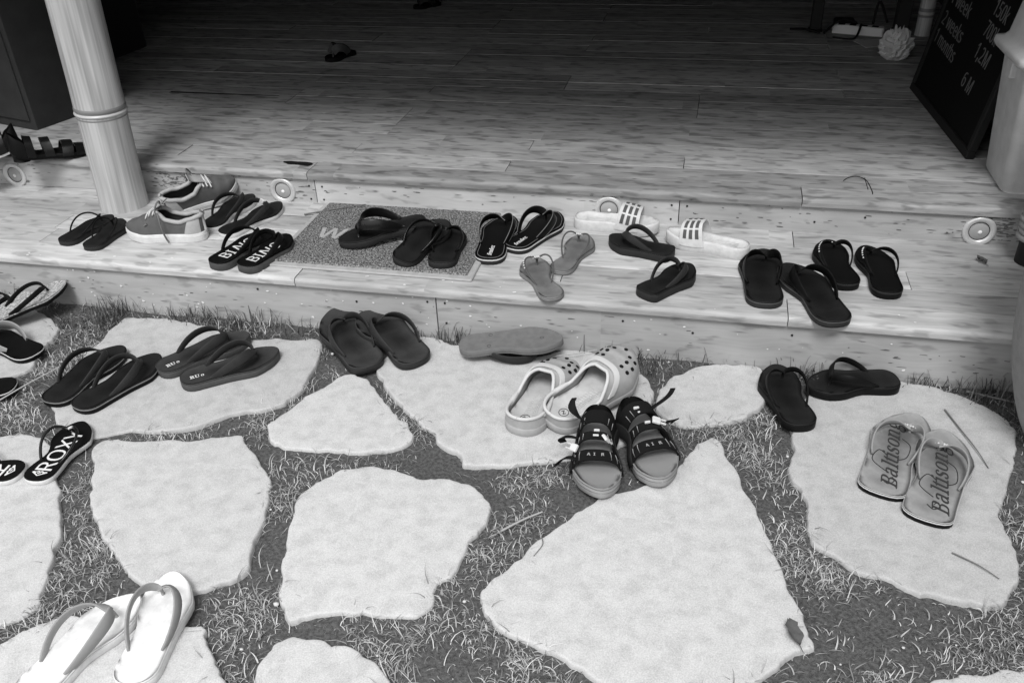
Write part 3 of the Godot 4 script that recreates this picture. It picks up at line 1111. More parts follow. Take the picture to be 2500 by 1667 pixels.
func shoe_table() -> Array:
	return [
		{"kind": "flip", "label": "tropical-print flip-flop with dark strap, its toe propped up against the step at far left", "at": Vector3(-2.206, 0.0279, -1.948), "yaw": -41.5, "L": 0.270, "t": 0.015, "side": 1, "pitch": 10.1, "group": "patterned flip-flops at the left end of the step", "top_m": "palm", "side_m": "black_rubber", "strap": "black_rubber", "sw": 0.013, "sh": 0.04, "even": true},
		{"kind": "flip", "label": "tropical-print flip-flop at far left, half hidden behind its mate", "at": Vector3(-2.347, 0.0019, -1.926), "yaw": -36.8, "L": 0.270, "t": 0.015, "side": -1, "pitch": 6.0, "group": "patterned flip-flops at the left end of the step", "top_m": "palm", "side_m": "black_rubber", "strap": "black_rubber", "sw": 0.013, "sh": 0.04, "even": true},
		{"kind": "flip", "label": "black flip-flop with pale rim and tan strap, heel end on the leftmost grey stone", "at": Vector3(-1.942, 0.0000, -1.838), "yaw": 75.2, "L": 0.280, "t": 0.02, "side": 1, "strap": "tan_strap", "sw": 0.03, "sh": 0.05, "anchor_at": 0.34, "even": true, "top_m": "black_foot", "side_m": "black_rubber", "rim": "white_rim"},
		{"kind": "flip", "label": "dark pale-rimmed flip-flop end in the grass below the leftmost grey stone", "at": Vector3(-1.890, 0.0000, -1.683), "yaw": 112.3, "L": 0.270, "t": 0.02, "side": 1, "strap": "black_rubber", "top_m": "black_foot", "side_m": "black_rubber", "rim": "white_rim"},
		{"kind": "flip", "label": "dark flip-flop with pale rim nearest the grass, left one on the large left stone", "at": Vector3(-1.735, 0.0000, -1.624), "yaw": -4.5, "L": 0.298, "t": 0.02, "side": -1, "group": "dark flip-flops with pale rims", "rim": "grey_side", "wear": 0.7, "top_m": "black_bed", "side_m": "black_rubber", "strap": "brown_rubber", "sw": 0.017, "sh": 0.056, "bulge": 0.54},
		{"kind": "flip", "label": "dark flip-flop with pale rim, touching the brown pair on the large left stone", "at": Vector3(-1.643, 0.0000, -1.613), "yaw": -18.9, "L": 0.296, "t": 0.02, "side": 1, "group": "dark flip-flops with pale rims", "rim": "grey_side", "wear": 0.7, "top_m": "black_bed", "side_m": "black_rubber", "strap": "brown_rubber", "sw": 0.017, "sh": 0.056, "bulge": 0.54},
		{"kind": "flip", "label": "brown flip-flop with white heel print, rear one behind its mate on the left stone", "at": Vector3(-1.517, 0.0000, -1.818), "yaw": -35.9, "L": 0.290, "t": 0.025, "side": -1, "group": "brown flip-flops with small white heel print", "texts": [["RU", 0.14, 0.004, -0.002, 0.014, "white_print", 0.0, true, 1.0, 0.0], ["o", 0.215, 0.004, -0.002, 0.012, "white_print", 0.0, true, 1.0, 0.0]], "side_m": "mid_rubber", "wear": 0.82, "top_m": "brown_bed", "strap": "brown_rubber", "sw": 0.02, "sh": 0.056, "dish": 0.004, "bulge": 0.5},
		{"kind": "flip", "label": "brown flip-flop with white heel print, front one on the large left stone", "at": Vector3(-1.420, 0.0000, -1.780), "yaw": -50.4, "L": 0.291, "t": 0.025, "side": 1, "group": "brown flip-flops with small white heel print", "texts": [["RU", 0.14, 0.004, -0.002, 0.014, "white_print", 0.0, true, 1.0, 0.0], ["o", 0.215, 0.004, -0.002, 0.012, "white_print", 0.0, true, 1.0, 0.0]], "side_m": "mid_rubber", "wear": 0.82, "top_m": "brown_bed", "strap": "brown_rubber", "sw": 0.02, "sh": 0.056, "dish": 0.004, "bulge": 0.5},
		{"kind": "flip", "label": "black flip-flop with large white letters along its footbed and a white sole", "at": Vector3(-1.559, 0.0000, -1.326), "yaw": 3.7, "L": 0.239, "t": 0.018, "side": 1, "W": 0.098, "group": "lettered black flip-flops with white soles", "texts": [["ROXY", 0.47, 0.0, 0.0, 0.044, "white_print", 0.0, false, 1.12, 0.0, false]], "patches": [["white_print", [Vector2(0.07, 0.0), Vector2(0.125, -0.20), Vector2(0.14, -0.17), Vector2(0.135, -0.10), Vector2(0.150, -0.05), Vector2(0.14, 0.0), Vector2(0.150, 0.05), Vector2(0.135, 0.10), Vector2(0.14, 0.17), Vector2(0.125, 0.20)], 0.0006], ["black_foot", [Vector2(0.085, 0.0), Vector2(0.112, -0.09), Vector2(0.125, -0.08), Vector2(0.129, -0.04), Vector2(0.12, 0.0), Vector2(0.129, 0.04), Vector2(0.125, 0.08), Vector2(0.112, 0.09)], 0.0010], ["white_print", [Vector2(0.098, 0.0), Vector2(0.113, -0.055), Vector2(0.118, -0.035), Vector2(0.110, 0.0), Vector2(0.118, 0.035), Vector2(0.113, 0.055)], 0.0014]], "tag": 1, "top_m": "black_foot", "side_m": "white_side", "strap": "black_shiny", "sw": 0.012, "sh": 0.05, "slim": true, "toe_up": 0.0, "dish": 0.001, "edge": 0.0015, "round": true, "post_at": 0.76, "anchor_at": 0.3},
		{"kind": "flip", "label": "black white-soled flip-flop whose heel with emblem enters at far left", "at": Vector3(-1.611, 0.0000, -1.351), "yaw": 93.0, "L": 0.245, "t": 0.018, "side": -1, "W": 0.098, "group": "lettered black flip-flops with white soles", "texts": [["ROXY", 0.47, 0.0, 0.0, 0.044, "white_print", 0.0, false, 1.12, 0.0, false]], "patches": [["white_print", [Vector2(0.07, 0.0), Vector2(0.125, -0.20), Vector2(0.14, -0.17), Vector2(0.135, -0.10), Vector2(0.150, -0.05), Vector2(0.14, 0.0), Vector2(0.150, 0.05), Vector2(0.135, 0.10), Vector2(0.14, 0.17), Vector2(0.125, 0.20)], 0.0006], ["black_foot", [Vector2(0.085, 0.0), Vector2(0.112, -0.09), Vector2(0.125, -0.08), Vector2(0.129, -0.04), Vector2(0.12, 0.0), Vector2(0.129, 0.04), Vector2(0.125, 0.08), Vector2(0.112, 0.09)], 0.0010], ["white_print", [Vector2(0.098, 0.0), Vector2(0.113, -0.055), Vector2(0.118, -0.035), Vector2(0.110, 0.0), Vector2(0.118, 0.035), Vector2(0.113, 0.055)], 0.0014]], "top_m": "black_foot", "side_m": "white_side", "strap": "black_shiny", "sw": 0.012, "sh": 0.05, "slim": true, "toe_up": 0.0, "dish": 0.001, "edge": 0.0015, "round": true, "post_at": 0.76, "anchor_at": 0.3},
		{"kind": "flip", "label": "white flip-flop with grey strap lying left of its mate, on the front left stone", "at": Vector3(-1.160, 0.0000, -0.776), "yaw": -13.7, "L": 0.280, "t": 0.022, "side": -1, "W": 0.103, "group": "white flip-flops with grey straps", "top_m": "white_rubber", "side_m": "white_side", "strap": "tan_strap", "sw": 0.019, "sh": 0.058, "dish": 0.0015, "post_at": 0.77},
		{"kind": "flip", "label": "white flip-flop with grey strap, right one, toe on the big left front stone", "at": Vector3(-0.975, 0.0000, -0.846), "yaw": 11.8, "L": 0.280, "t": 0.022, "side": 1, "W": 0.103, "group": "white flip-flops with grey straps", "top_m": "white_rubber", "side_m": "white_side", "strap": "tan_strap", "sw": 0.019, "sh": 0.058, "dish": 0.0015, "post_at": 0.77},
		{"kind": "flip", "label": "worn brown flip-flop, left of the pair set against the step over the grass gap", "at": Vector3(-0.901, 0.0002, -1.941), "yaw": 44.3, "L": 0.307, "t": 0.025, "side": -1, "pitch": 7.5, "W": 0.132, "group": "worn brown flip-flops with wide straps", "wear": 0.82, "top_m": "brown_bed", "side_m": "brown_rubber", "strap": "brown_rubber", "sw": 0.022, "sh": 0.046, "dish": 0.005, "bulge": 0.48, "post_at": 0.74, "anchor_at": 0.25},
		{"kind": "flip", "label": "worn brown flip-flop, right of the pair set against the step, heel on stone", "at": Vector3(-0.769, 0.0003, -1.992), "yaw": 52.3, "L": 0.290, "t": 0.025, "side": 1, "pitch": 8.9, "W": 0.132, "group": "worn brown flip-flops with wide straps", "wear": 0.82, "top_m": "brown_bed", "side_m": "brown_rubber", "strap": "brown_rubber", "sw": 0.022, "sh": 0.046, "dish": 0.005, "bulge": 0.48, "post_at": 0.74, "anchor_at": 0.25},
		{"kind": "flip", "label": "overturned flip-flop lying sole up against the step, above the clogs", "at": Vector3(-0.671, 0.0420, -2.073), "yaw": -81.0, "L": 0.309, "t": 0.022, "side": 1, "pitch": 5.6, "roll": 180, "W": 0.115, "top_m": "under", "side_m": "under", "strap": "dark_side", "sh": 0.03, "sw": 0.02, "toe_up": 0.0, "plugs": true},
		{"kind": "clog", "label": "pale clog with vent holes, lower left one of the pair", "at": Vector3(-0.421, 0.0000, -1.732), "yaw": -15.1, "L": 0.315, "t": 0.03, "side": -1, "group": "pale clogs with vent holes"},
		{"kind": "clog", "label": "pale clog with vent holes and numbered footbed, upper right one of the pair", "at": Vector3(-0.339, 0.0065, -1.766), "yaw": -34.3, "L": 0.335, "t": 0.03, "side": 1, "pitch": 7.5, "roll": -8, "group": "pale clogs with vent holes"},
		{"kind": "strap", "label": "black strapped sandal with tan toe and white buckles, left one by the big front stone", "at": Vector3(-0.220, 0.0000, -1.799), "yaw": -173.2, "L": 0.281, "t": 0.03, "side": 1, "group": "strapped sandals with white buckles", "ends": [[Vector3(0.03, 0.095, -0.10), Vector3(0.06, 0.12, -0.10), Vector3(0.075, 0.12, -0.07), Vector3(0.06, 0.13, -0.05)], [Vector3(0.05, 0.06, -0.12), Vector3(0.08, 0.07, -0.12), Vector3(0.10, 0.05, -0.11), Vector3(0.085, 0.03, -0.10)], [Vector3(0.05, 0.05, -0.19), Vector3(0.07, 0.06, -0.185), Vector3(0.085, 0.04, -0.175), Vector3(0.10, 0.012, -0.17)]], "buckles": [[Vector3(0.062, 0.056, -0.150), Vector3(0.2, 0.9, -0.7)], [Vector3(-0.024, 0.083, -0.150), Vector3(0.9, -0.9, 0.2)]], "clips": [Vector3(0.0, 0.100, -0.088), Vector3(0.002, 0.088, -0.122), Vector3(0.004, 0.086, -0.140)]},
		{"kind": "strap", "label": "black strapped sandal, right one, with a white buckle upright on its instep", "at": Vector3(-0.146, 0.0000, -1.846), "yaw": -154.9, "L": 0.280, "t": 0.03, "side": -1, "group": "strapped sandals with white buckles", "ends": [[Vector3(-0.02, 0.095, -0.09), Vector3(-0.06, 0.11, -0.08), Vector3(-0.085, 0.10, -0.06), Vector3(-0.10, 0.115, -0.045)], [Vector3(-0.05, 0.06, -0.11), Vector3(-0.09, 0.07, -0.11), Vector3(-0.10, 0.05, -0.09), Vector3(-0.09, 0.035, -0.08)]], "buckles": [[Vector3(-0.030, 0.092, -0.135), Vector3(0.3, -1.9, 0.1)]], "clips": [Vector3(0.012, 0.104, -0.085), Vector3(0.006, 0.100, -0.10), Vector3(-0.002, 0.090, -0.130)]},
		{"kind": "flip", "label": "black rubber flip-flop, heel towards the lettered flip-flops, beside the small pale stone", "at": Vector3(0.296, 0.0000, -1.871), "yaw": 15.7, "L": 0.274, "t": 0.025, "side": -1, "W": 0.108, "group": "black rubber flip-flops by the round stone", "wear": 0.7, "top_m": "black_bed", "side_m": "black_rubber", "strap": "black_rubber", "sw": 0.014, "sh": 0.056},
		{"kind": "flip", "label": "black rubber flip-flop lying parallel to the step behind the round stone", "at": Vector3(0.560, 0.0000, -2.130), "yaw": 105.4, "L": 0.257, "t": 0.025, "side": 1, "W": 0.108, "group": "black rubber flip-flops by the round stone", "wear": 0.7, "top_m": "black_bed", "side_m": "black_rubber", "strap": "black_rubber", "sw": 0.014, "sh": 0.056},
		{"kind": "flip", "label": "tan flip-flop with dark script lettering and white rim, left one on the round stone", "at": Vector3(0.455, 0.0000, -1.651), "yaw": -18.9, "L": 0.345, "t": 0.018, "side": -1, "W": 0.126, "group": "script-lettered flip-flops", "texts": [["Baltisong", 0.47, -0.002, 0.002, 0.036, "tan_print", 0.16, true, 1.18, 0.45, false]], "lines": [["tan_print", 0.0012, [Vector2(0.24, 0.0), Vector2(0.33, -0.28), Vector2(0.46, -0.22), Vector2(0.42, -0.05)]], ["tan_print", 0.0012, [Vector2(0.40, 0.12), Vector2(0.46, 0.25), Vector2(0.60, 0.22), Vector2(0.66, 0.05)]], ["tan_print", 0.0012, [Vector2(0.15, -0.05), Vector2(0.12, 0.06), Vector2(0.16, 0.14), Vector2(0.20, 0.10), Vector2(0.17, 0.05)]]], "wear": 0.75, "top_m": "tan_bed", "side_m": "black_rubber", "rim": "white_rim", "strap": "tan_strap", "sw": 0.021, "sh": 0.044, "square": true, "dish": 0.001, "even": true, "anchor_at": 0.38, "post_at": 0.76, "jewel": true, "bulge": 0.46, "toe_up": 0.006},
		{"kind": "flip", "label": "tan flip-flop with dark script lettering and white rim, right one on the round stone", "at": Vector3(0.543, 0.0000, -1.579), "yaw": -18.5, "L": 0.349, "t": 0.018, "side": 1, "W": 0.126, "group": "script-lettered flip-flops", "texts": [["Baltisong", 0.47, -0.002, 0.002, 0.036, "tan_print", 0.16, true, 1.18, 0.45, false]], "lines": [["tan_print", 0.0012, [Vector2(0.24, 0.0), Vector2(0.33, -0.28), Vector2(0.46, -0.22), Vector2(0.42, -0.05)]], ["tan_print", 0.0012, [Vector2(0.40, 0.12), Vector2(0.46, 0.25), Vector2(0.60, 0.22), Vector2(0.66, 0.05)]], ["tan_print", 0.0012, [Vector2(0.15, -0.05), Vector2(0.12, 0.06), Vector2(0.16, 0.14), Vector2(0.20, 0.10), Vector2(0.17, 0.05)]]], "wear": 0.75, "top_m": "tan_bed", "side_m": "black_rubber", "rim": "white_rim", "strap": "tan_strap", "sw": 0.021, "sh": 0.044, "square": true, "dish": 0.001, "even": true, "anchor_at": 0.38, "post_at": 0.76, "jewel": true, "bulge": 0.46, "toe_up": 0.006},
		{"kind": "flip", "label": "small dark flip-flop at the foot of the bamboo post, left one of its pair", "at": Vector3(-2.090, 0.1700, -2.245), "yaw": -9.2, "L": 0.222, "t": 0.02, "side": -1, "W": 0.085, "group": "small dark flip-flops left of the bamboo post foot", "wear": 0.7, "top_m": "black_bed", "side_m": "dark_side", "strap": "black_rubber", "sw": 0.009, "sh": 0.05, "round": true},
		{"kind": "flip", "label": "small dark flip-flop between the bamboo post foot and the sneakers", "at": Vector3(-1.972, 0.1700, -2.223), "yaw": 2.9, "L": 0.215, "t": 0.02, "side": 1, "W": 0.085, "group": "small dark flip-flops left of the bamboo post foot", "wear": 0.7, "top_m": "black_bed", "side_m": "dark_side", "strap": "black_rubber", "sw": 0.009, "sh": 0.05, "round": true},
		{"kind": "sneaker", "label": "grey canvas sneaker standing in front, side on, with white rubber sole", "at": Vector3(-1.629, 0.1700, -2.378), "yaw": 97.2, "L": 0.282, "t": 0.02, "side": -1, "group": "canvas sneakers with pale collars", "lace_side": -1},
		{"kind": "sneaker", "label": "grey canvas sneaker tipped against the riser behind its mate", "at": Vector3(-1.871, 0.1716, -2.531), "yaw": -47.0, "L": 0.265, "t": 0.02, "side": 1, "pitch": 8.0, "roll": -22, "group": "canvas sneakers with pale collars", "lace_side": -1},
		{"kind": "flip", "label": "black flip-flop with white edge, partly behind the front sneaker", "at": Vector3(-1.651, 0.1700, -2.424), "yaw": -2.6, "L": 0.285, "t": 0.02, "side": -1, "W": 0.1, "group": "black flip-flops with white rims behind the sneakers", "wear": 0.7, "top_m": "black_bed", "side_m": "white_rim", "strap": "dark_side", "sw": 0.015, "sh": 0.052, "slim": true},
		{"kind": "flip", "label": "black flip-flop with white edge and strap tag, right of the sneakers", "at": Vector3(-1.577, 0.1700, -2.386), "yaw": -20.4, "L": 0.284, "t": 0.02, "side": 1, "W": 0.1, "group": "black flip-flops with white rims behind the sneakers", "tag": -1, "wear": 0.7, "top_m": "black_bed", "side_m": "white_rim", "strap": "dark_side", "sw": 0.015, "sh": 0.052, "slim": true},
		{"kind": "flip", "label": "thick black flip-flop with white block letters, left one beside the doormat", "at": Vector3(-1.484, 0.1700, -2.163), "yaw": -16.6, "L": 0.260, "t": 0.03, "side": -1, "W": 0.098, "group": "black flip-flops with white block lettering", "texts": [["BI", 0.24, 0.002, 0.0, 0.040, "white_print", 0.0, false, 1.0, 0.0, false], ["NS", 0.53, 0.0, 0.0, 0.042, "white_print", 0.0, false, 1.1, 0.25, false]], "top_m": "black_foot", "side_m": "mid_rubber", "strap": "black_rubber", "sw": 0.016, "sh": 0.056, "edge": 0.003},
		{"kind": "flip", "label": "thick black flip-flop with white block letters, overlapping the doormat edge", "at": Vector3(-1.381, 0.1700, -2.159), "yaw": -14.6, "L": 0.235, "t": 0.03, "side": 1, "W": 0.098, "group": "black flip-flops with white block lettering", "texts": [["BI", 0.24, 0.002, 0.0, 0.040, "white_print", 0.0, false, 1.0, 0.0, false], ["NS", 0.53, 0.0, 0.0, 0.042, "white_print", 0.0, false, 1.1, 0.25, false]], "top_m": "black_foot", "side_m": "mid_rubber", "strap": "black_rubber", "sw": 0.016, "sh": 0.056, "edge": 0.003},
		{"kind": "flip", "label": "dark sandal with glossy wide straps lying across the doormat, heel raised on its neighbour", "at": Vector3(-0.884, 0.2172, -2.495), "yaw": 116.0, "L": 0.292, "t": 0.025, "side": 1, "pitch": -6.9, "W": 0.11, "group": "dark sandals on the doormat", "sw": 0.026, "sh": 0.062, "wear": 0.7, "top_m": "black_bed", "side_m": "dark_side", "strap": "black_shiny", "dish": 0.006},
		{"kind": "flip", "label": "dark sandal tilted on edge, between the other two on the doormat", "at": Vector3(-0.903, 0.1830, -2.256), "yaw": -17.7, "L": 0.254, "t": 0.025, "side": -1, "pitch": 7.9, "roll": -14, "W": 0.1, "group": "dark sandals on the doormat", "sw": 0.014, "sh": 0.05, "wear": 0.7, "top_m": "black_bed", "side_m": "dark_side", "strap": "black_shiny", "dish": 0.006},
		{"kind": "flip", "label": "dark sandal at the right of the doormat, heel facing the garden", "at": Vector3(-0.770, 0.1820, -2.260), "yaw": 7.6, "L": 0.261, "t": 0.025, "side": 1, "W": 0.105, "group": "dark sandals on the doormat", "sw": 0.016, "sh": 0.045, "wear": 0.7, "top_m": "black_bed", "side_m": "dark_side", "strap": "black_shiny", "dish": 0.006},
		{"kind": "flip", "label": "black piped flip-flop with white script on its heel, standing on the doormat corner", "at": Vector3(-0.640, 0.1700, -2.331), "yaw": 3.1, "L": 0.325, "t": 0.022, "side": -1, "W": 0.112, "group": "black piped flip-flops with script lettering", "texts": [["fendez", 0.19, 0.0, 0.0, 0.014, "white_print", 0.0, true, 1.0, 0.3]], "top_m": "black_foot", "side_m": "dark_side", "rim": "white_rim", "strap": "black_rubber", "sw": 0.024, "sh": 0.058, "strap_edge": "grey_side", "top_line": "grey_side", "even": true, "anchor_at": 0.32},
		{"kind": "flip", "label": "black piped flip-flop with white script, right one, just off the doormat", "at": Vector3(-0.587, 0.1700, -2.420), "yaw": -21.4, "L": 0.305, "t": 0.022, "side": 1, "W": 0.112, "group": "black piped flip-flops with script lettering", "texts": [["fendez", 0.19, 0.0, 0.0, 0.014, "white_print", 0.0, true, 1.0, 0.3]], "top_m": "black_foot", "side_m": "dark_side", "rim": "white_rim", "strap": "black_rubber", "sw": 0.024, "sh": 0.058, "strap_edge": "grey_side", "top_line": "grey_side", "even": true, "anchor_at": 0.32},
		{"kind": "flip", "label": "grey jewelled flip-flop nearest the step edge", "at": Vector3(-0.394, 0.1700, -2.141), "yaw": 28.7, "L": 0.268, "t": 0.014, "side": -1, "W": 0.094, "group": "grey jewelled flip-flops", "beads": -1, "wear": 0.45, "top_m": "grey_bed", "side_m": "grey_side", "strap": "grey_strap", "sw": 0.008, "sh": 0.058, "round": true, "slim": true, "jewel": true, "post_at": 0.78, "anchor_at": 0.34, "dish": 0.003},
		{"kind": "flip", "label": "grey jewelled flip-flop set behind its mate, towards the white slides", "at": Vector3(-0.414, 0.1700, -2.300), "yaw": -11.7, "L": 0.270, "t": 0.014, "side": 1, "W": 0.094, "group": "grey jewelled flip-flops", "wear": 0.45, "top_m": "grey_bed", "side_m": "grey_side", "strap": "grey_strap", "sw": 0.008, "sh": 0.058, "round": true, "slim": true, "jewel": true, "post_at": 0.78, "anchor_at": 0.34, "dish": 0.003},
		{"kind": "slide", "label": "white striped slide under the step light, its heel to the left", "at": Vector3(-0.421, 0.1700, -2.664), "yaw": -95.4, "L": 0.287, "t": 0.038, "side": -1, "group": "white striped slides"},
		{"kind": "slide", "label": "white striped slide right of its mate, toe to the left, near the dark brown pair", "at": Vector3(0.148, 0.1700, -2.510), "yaw": 73.1, "L": 0.267, "t": 0.038, "side": 1, "group": "white striped slides"},
		{"kind": "flip", "label": "plain dark flip-flop lying crosswise in front of the left white slide", "at": Vector3(-0.081, 0.1700, -2.459), "yaw": 71.3, "L": 0.222, "t": 0.028, "side": -1, "W": 0.092, "group": "plain dark flip-flops on the step", "wear": 0.7, "top_m": "black_bed", "side_m": "dark_side", "strap": "dark_side", "sw": 0.016, "sh": 0.052, "square": true},
		{"kind": "flip", "label": "plain dark flip-flop with its square heel towards the garden, below its mate", "at": Vector3(-0.147, 0.1700, -2.192), "yaw": -36.2, "L": 0.225, "t": 0.028, "side": 1, "W": 0.092, "group": "plain dark flip-flops on the step", "wear": 0.7, "top_m": "black_bed", "side_m": "dark_side", "strap": "dark_side", "sw": 0.016, "sh": 0.052, "square": true},
		{"kind": "flip", "label": "large dark brown flip-flop touching the right white slide, left one of its pair", "at": Vector3(0.190, 0.1700, -2.193), "yaw": 2.0, "L": 0.332, "t": 0.022, "side": -1, "W": 0.12, "group": "large dark brown flip-flops on the step", "wear": 0.7, "top_m": "black_bed", "side_m": "brown_rubber", "strap": "black_rubber", "sw": 0.024, "sh": 0.052, "dish": 0.005, "rim": "mid_rubber", "bulge": 0.46, "anchor_at": 0.33},
		{"kind": "flip", "label": "large dark brown flip-flop with its heel at the edge of the step", "at": Vector3(0.378, 0.1700, -2.122), "yaw": 19.2, "L": 0.341, "t": 0.022, "side": 1, "W": 0.12, "group": "large dark brown flip-flops on the step", "wear": 0.7, "top_m": "black_bed", "side_m": "brown_rubber", "strap": "black_rubber", "sw": 0.024, "sh": 0.052, "dish": 0.005, "rim": "mid_rubber", "bulge": 0.46, "anchor_at": 0.33},
		{"kind": "flip", "label": "black flip-flop with sequined strap, left one of the far right pair on the step", "at": Vector3(0.422, 0.1700, -2.334), "yaw": 9.8, "L": 0.282, "t": 0.025, "side": -1, "W": 0.098, "group": "black flip-flops with sequined straps", "beads": -1, "top_m": "black_foot", "side_m": "black_rubber", "strap": "black_rubber", "sw": 0.013, "sh": 0.05, "rim": "dark_side", "anchor_at": 0.34},
		{"kind": "flip", "label": "black flip-flop with sequined strap, rightmost on the step", "at": Vector3(0.530, 0.1700, -2.301), "yaw": 4.9, "L": 0.290, "t": 0.025, "side": 1, "W": 0.098, "group": "black flip-flops with sequined straps", "beads": -1, "top_m": "black_foot", "side_m": "black_rubber", "strap": "black_rubber", "sw": 0.013, "sh": 0.05, "rim": "dark_side", "anchor_at": 0.34},
		{"kind": "heeled", "label": "black strappy heeled shoe with block heel on the deck left of the bamboo post", "at": Vector3(-2.515, 0.3202, -2.594), "yaw": -43.9, "L": 0.273, "t": 0.03, "side": -1, "pitch": -6.3, "group": "black heeled sandals on the deck", "sole_m": "black_rubber"},
		{"kind": "heeled", "label": "black strappy shoe with pale wedge sole at the left edge of the deck", "at": Vector3(-2.554, 0.3202, -2.712), "yaw": 131.0, "L": 0.270, "t": 0.03, "side": 1, "pitch": -6.1, "group": "black heeled sandals on the deck", "sole_m": "white_side"},
		{"kind": "flip", "label": "small dark slipper with grey strap lying alone far back on the deck", "at": Vector3(-1.835, 0.2900, -4.296), "yaw": 157.7, "L": 0.200, "t": 0.02, "side": 1, "W": 0.085, "top_m": "black_foot", "side_m": "black_rubber", "strap": "mid_rubber", "sw": 0.034, "sh": 0.06, "even": true},
		{"kind": "flip", "label": "dark slipper at the back of the deck, at the upper edge of the view", "at": Vector3(-1.726, 0.2900, -5.489), "yaw": 142.2, "L": 0.200, "t": 0.02, "side": 1, "W": 0.085, "top_m": "black_foot", "side_m": "black_rubber", "strap": "brown_rubber", "sw": 0.03, "sh": 0.05, "even": true},
	]



# ---------------------------------------------------------------- the porch

# a board with profile pts (z, y) drawn along x, grain along x
func board(called: String, parent: Node3D, prof: Array, x0: float, x1: float, m: Material) -> MeshInstance3D:
	var st := begin()
	var u0 := rng.randf() * 5.0
	var v0 := rng.randf() * 5.0
	var n := prof.size()
	var run := 0.0
	for i in n:
		var a: Vector2 = prof[i]
		var b: Vector2 = prof[(i + 1) % n]
		var ln := a.distance_to(b)
		st.set_smooth_group(1 if ln < 0.012 else -1)
		var corners := [Vector3(x0, a.y, a.x), Vector3(x1, a.y, a.x), Vector3(x1, b.y, b.x), Vector3(x0, b.y, b.x)]
		var uvs := [Vector2(0, run), Vector2(x1 - x0, run), Vector2(x1 - x0, run + ln), Vector2(0, run + ln)]
		for k in [0, 1, 2, 0, 2, 3]:
			st.set_uv(Vector2(u0 + uvs[k].x / 1.6, v0 + uvs[k].y / 0.8))
			st.add_vertex(corners[k])
		run += ln
	st.set_smooth_group(-1)
	for x in [x0, x1]:
		for i in range(1, n - 1):
			for k in [0, i, i + 1]:
				var p: Vector2 = prof[k]
				st.set_uv(Vector2(u0 + p.x, v0 + p.y))
				st.add_vertex(Vector3(x, p.y, p.x))
	return part(called, st, m, parent)


func flat_profile(z0: float, z1: float, y: float, th: float) -> Array:
	var c := 0.0012
	return [Vector2(z0, y - th), Vector2(z0, y - c), Vector2(z0 + c, y), Vector2(z1 - c, y), Vector2(z1, y - c), Vector2(z1, y - th)]


func nosing_profile(z0: float, z1: float, y: float, th: float) -> Array:
	var out := [Vector2(z0, y - th), Vector2(z0, y - 0.0022), Vector2(z0 + 0.0022, y)]
	for i in 6:
		var a := PI * 0.5 * (1.0 - i / 5.0)
		out.append(Vector2(z1 - 0.012 + 0.012 * cos(a), y - 0.012 + 0.012 * sin(a)))
	out.append(Vector2(z1 - 0.001, y - th))
	return out


func boards_row(parent: Node3D, cuts: Array, z0: float, z1: float, y: float, th: float, nose := false) -> Array:
	var made: Array = []
	for i in cuts.size() - 1:
		var dy := rng.randf_range(-0.0012, 0.0012)
		var prof := nosing_profile(z0, z1, y + dy, th) if nose else flat_profile(z0 + 0.0007, z1 - 0.0007, y + dy, th)
		made.append(board("plank", parent, prof, cuts[i] + 0.0013, cuts[i + 1] - 0.0013, M["%s%d" % ["wood" if y < 0.2 else "wood_deck", rng.randi_range(0, 5)]]))
	return made


func cuts_for(row: int, lo: float, hi: float) -> Array:
	# joints fall on the joists, about 0.59 m apart
	var out := [lo]
	var joists: Array = []
	var x := -4.78
	while x < hi:
		if x > lo + 0.3 and x < hi - 0.3:
			joists.append(x)
		x += 0.59
	var i := row % 3
	while i < joists.size():
		out.append(joists[i])
		i += rng.randi_range(2, 4)
	out.append(hi)
	return out


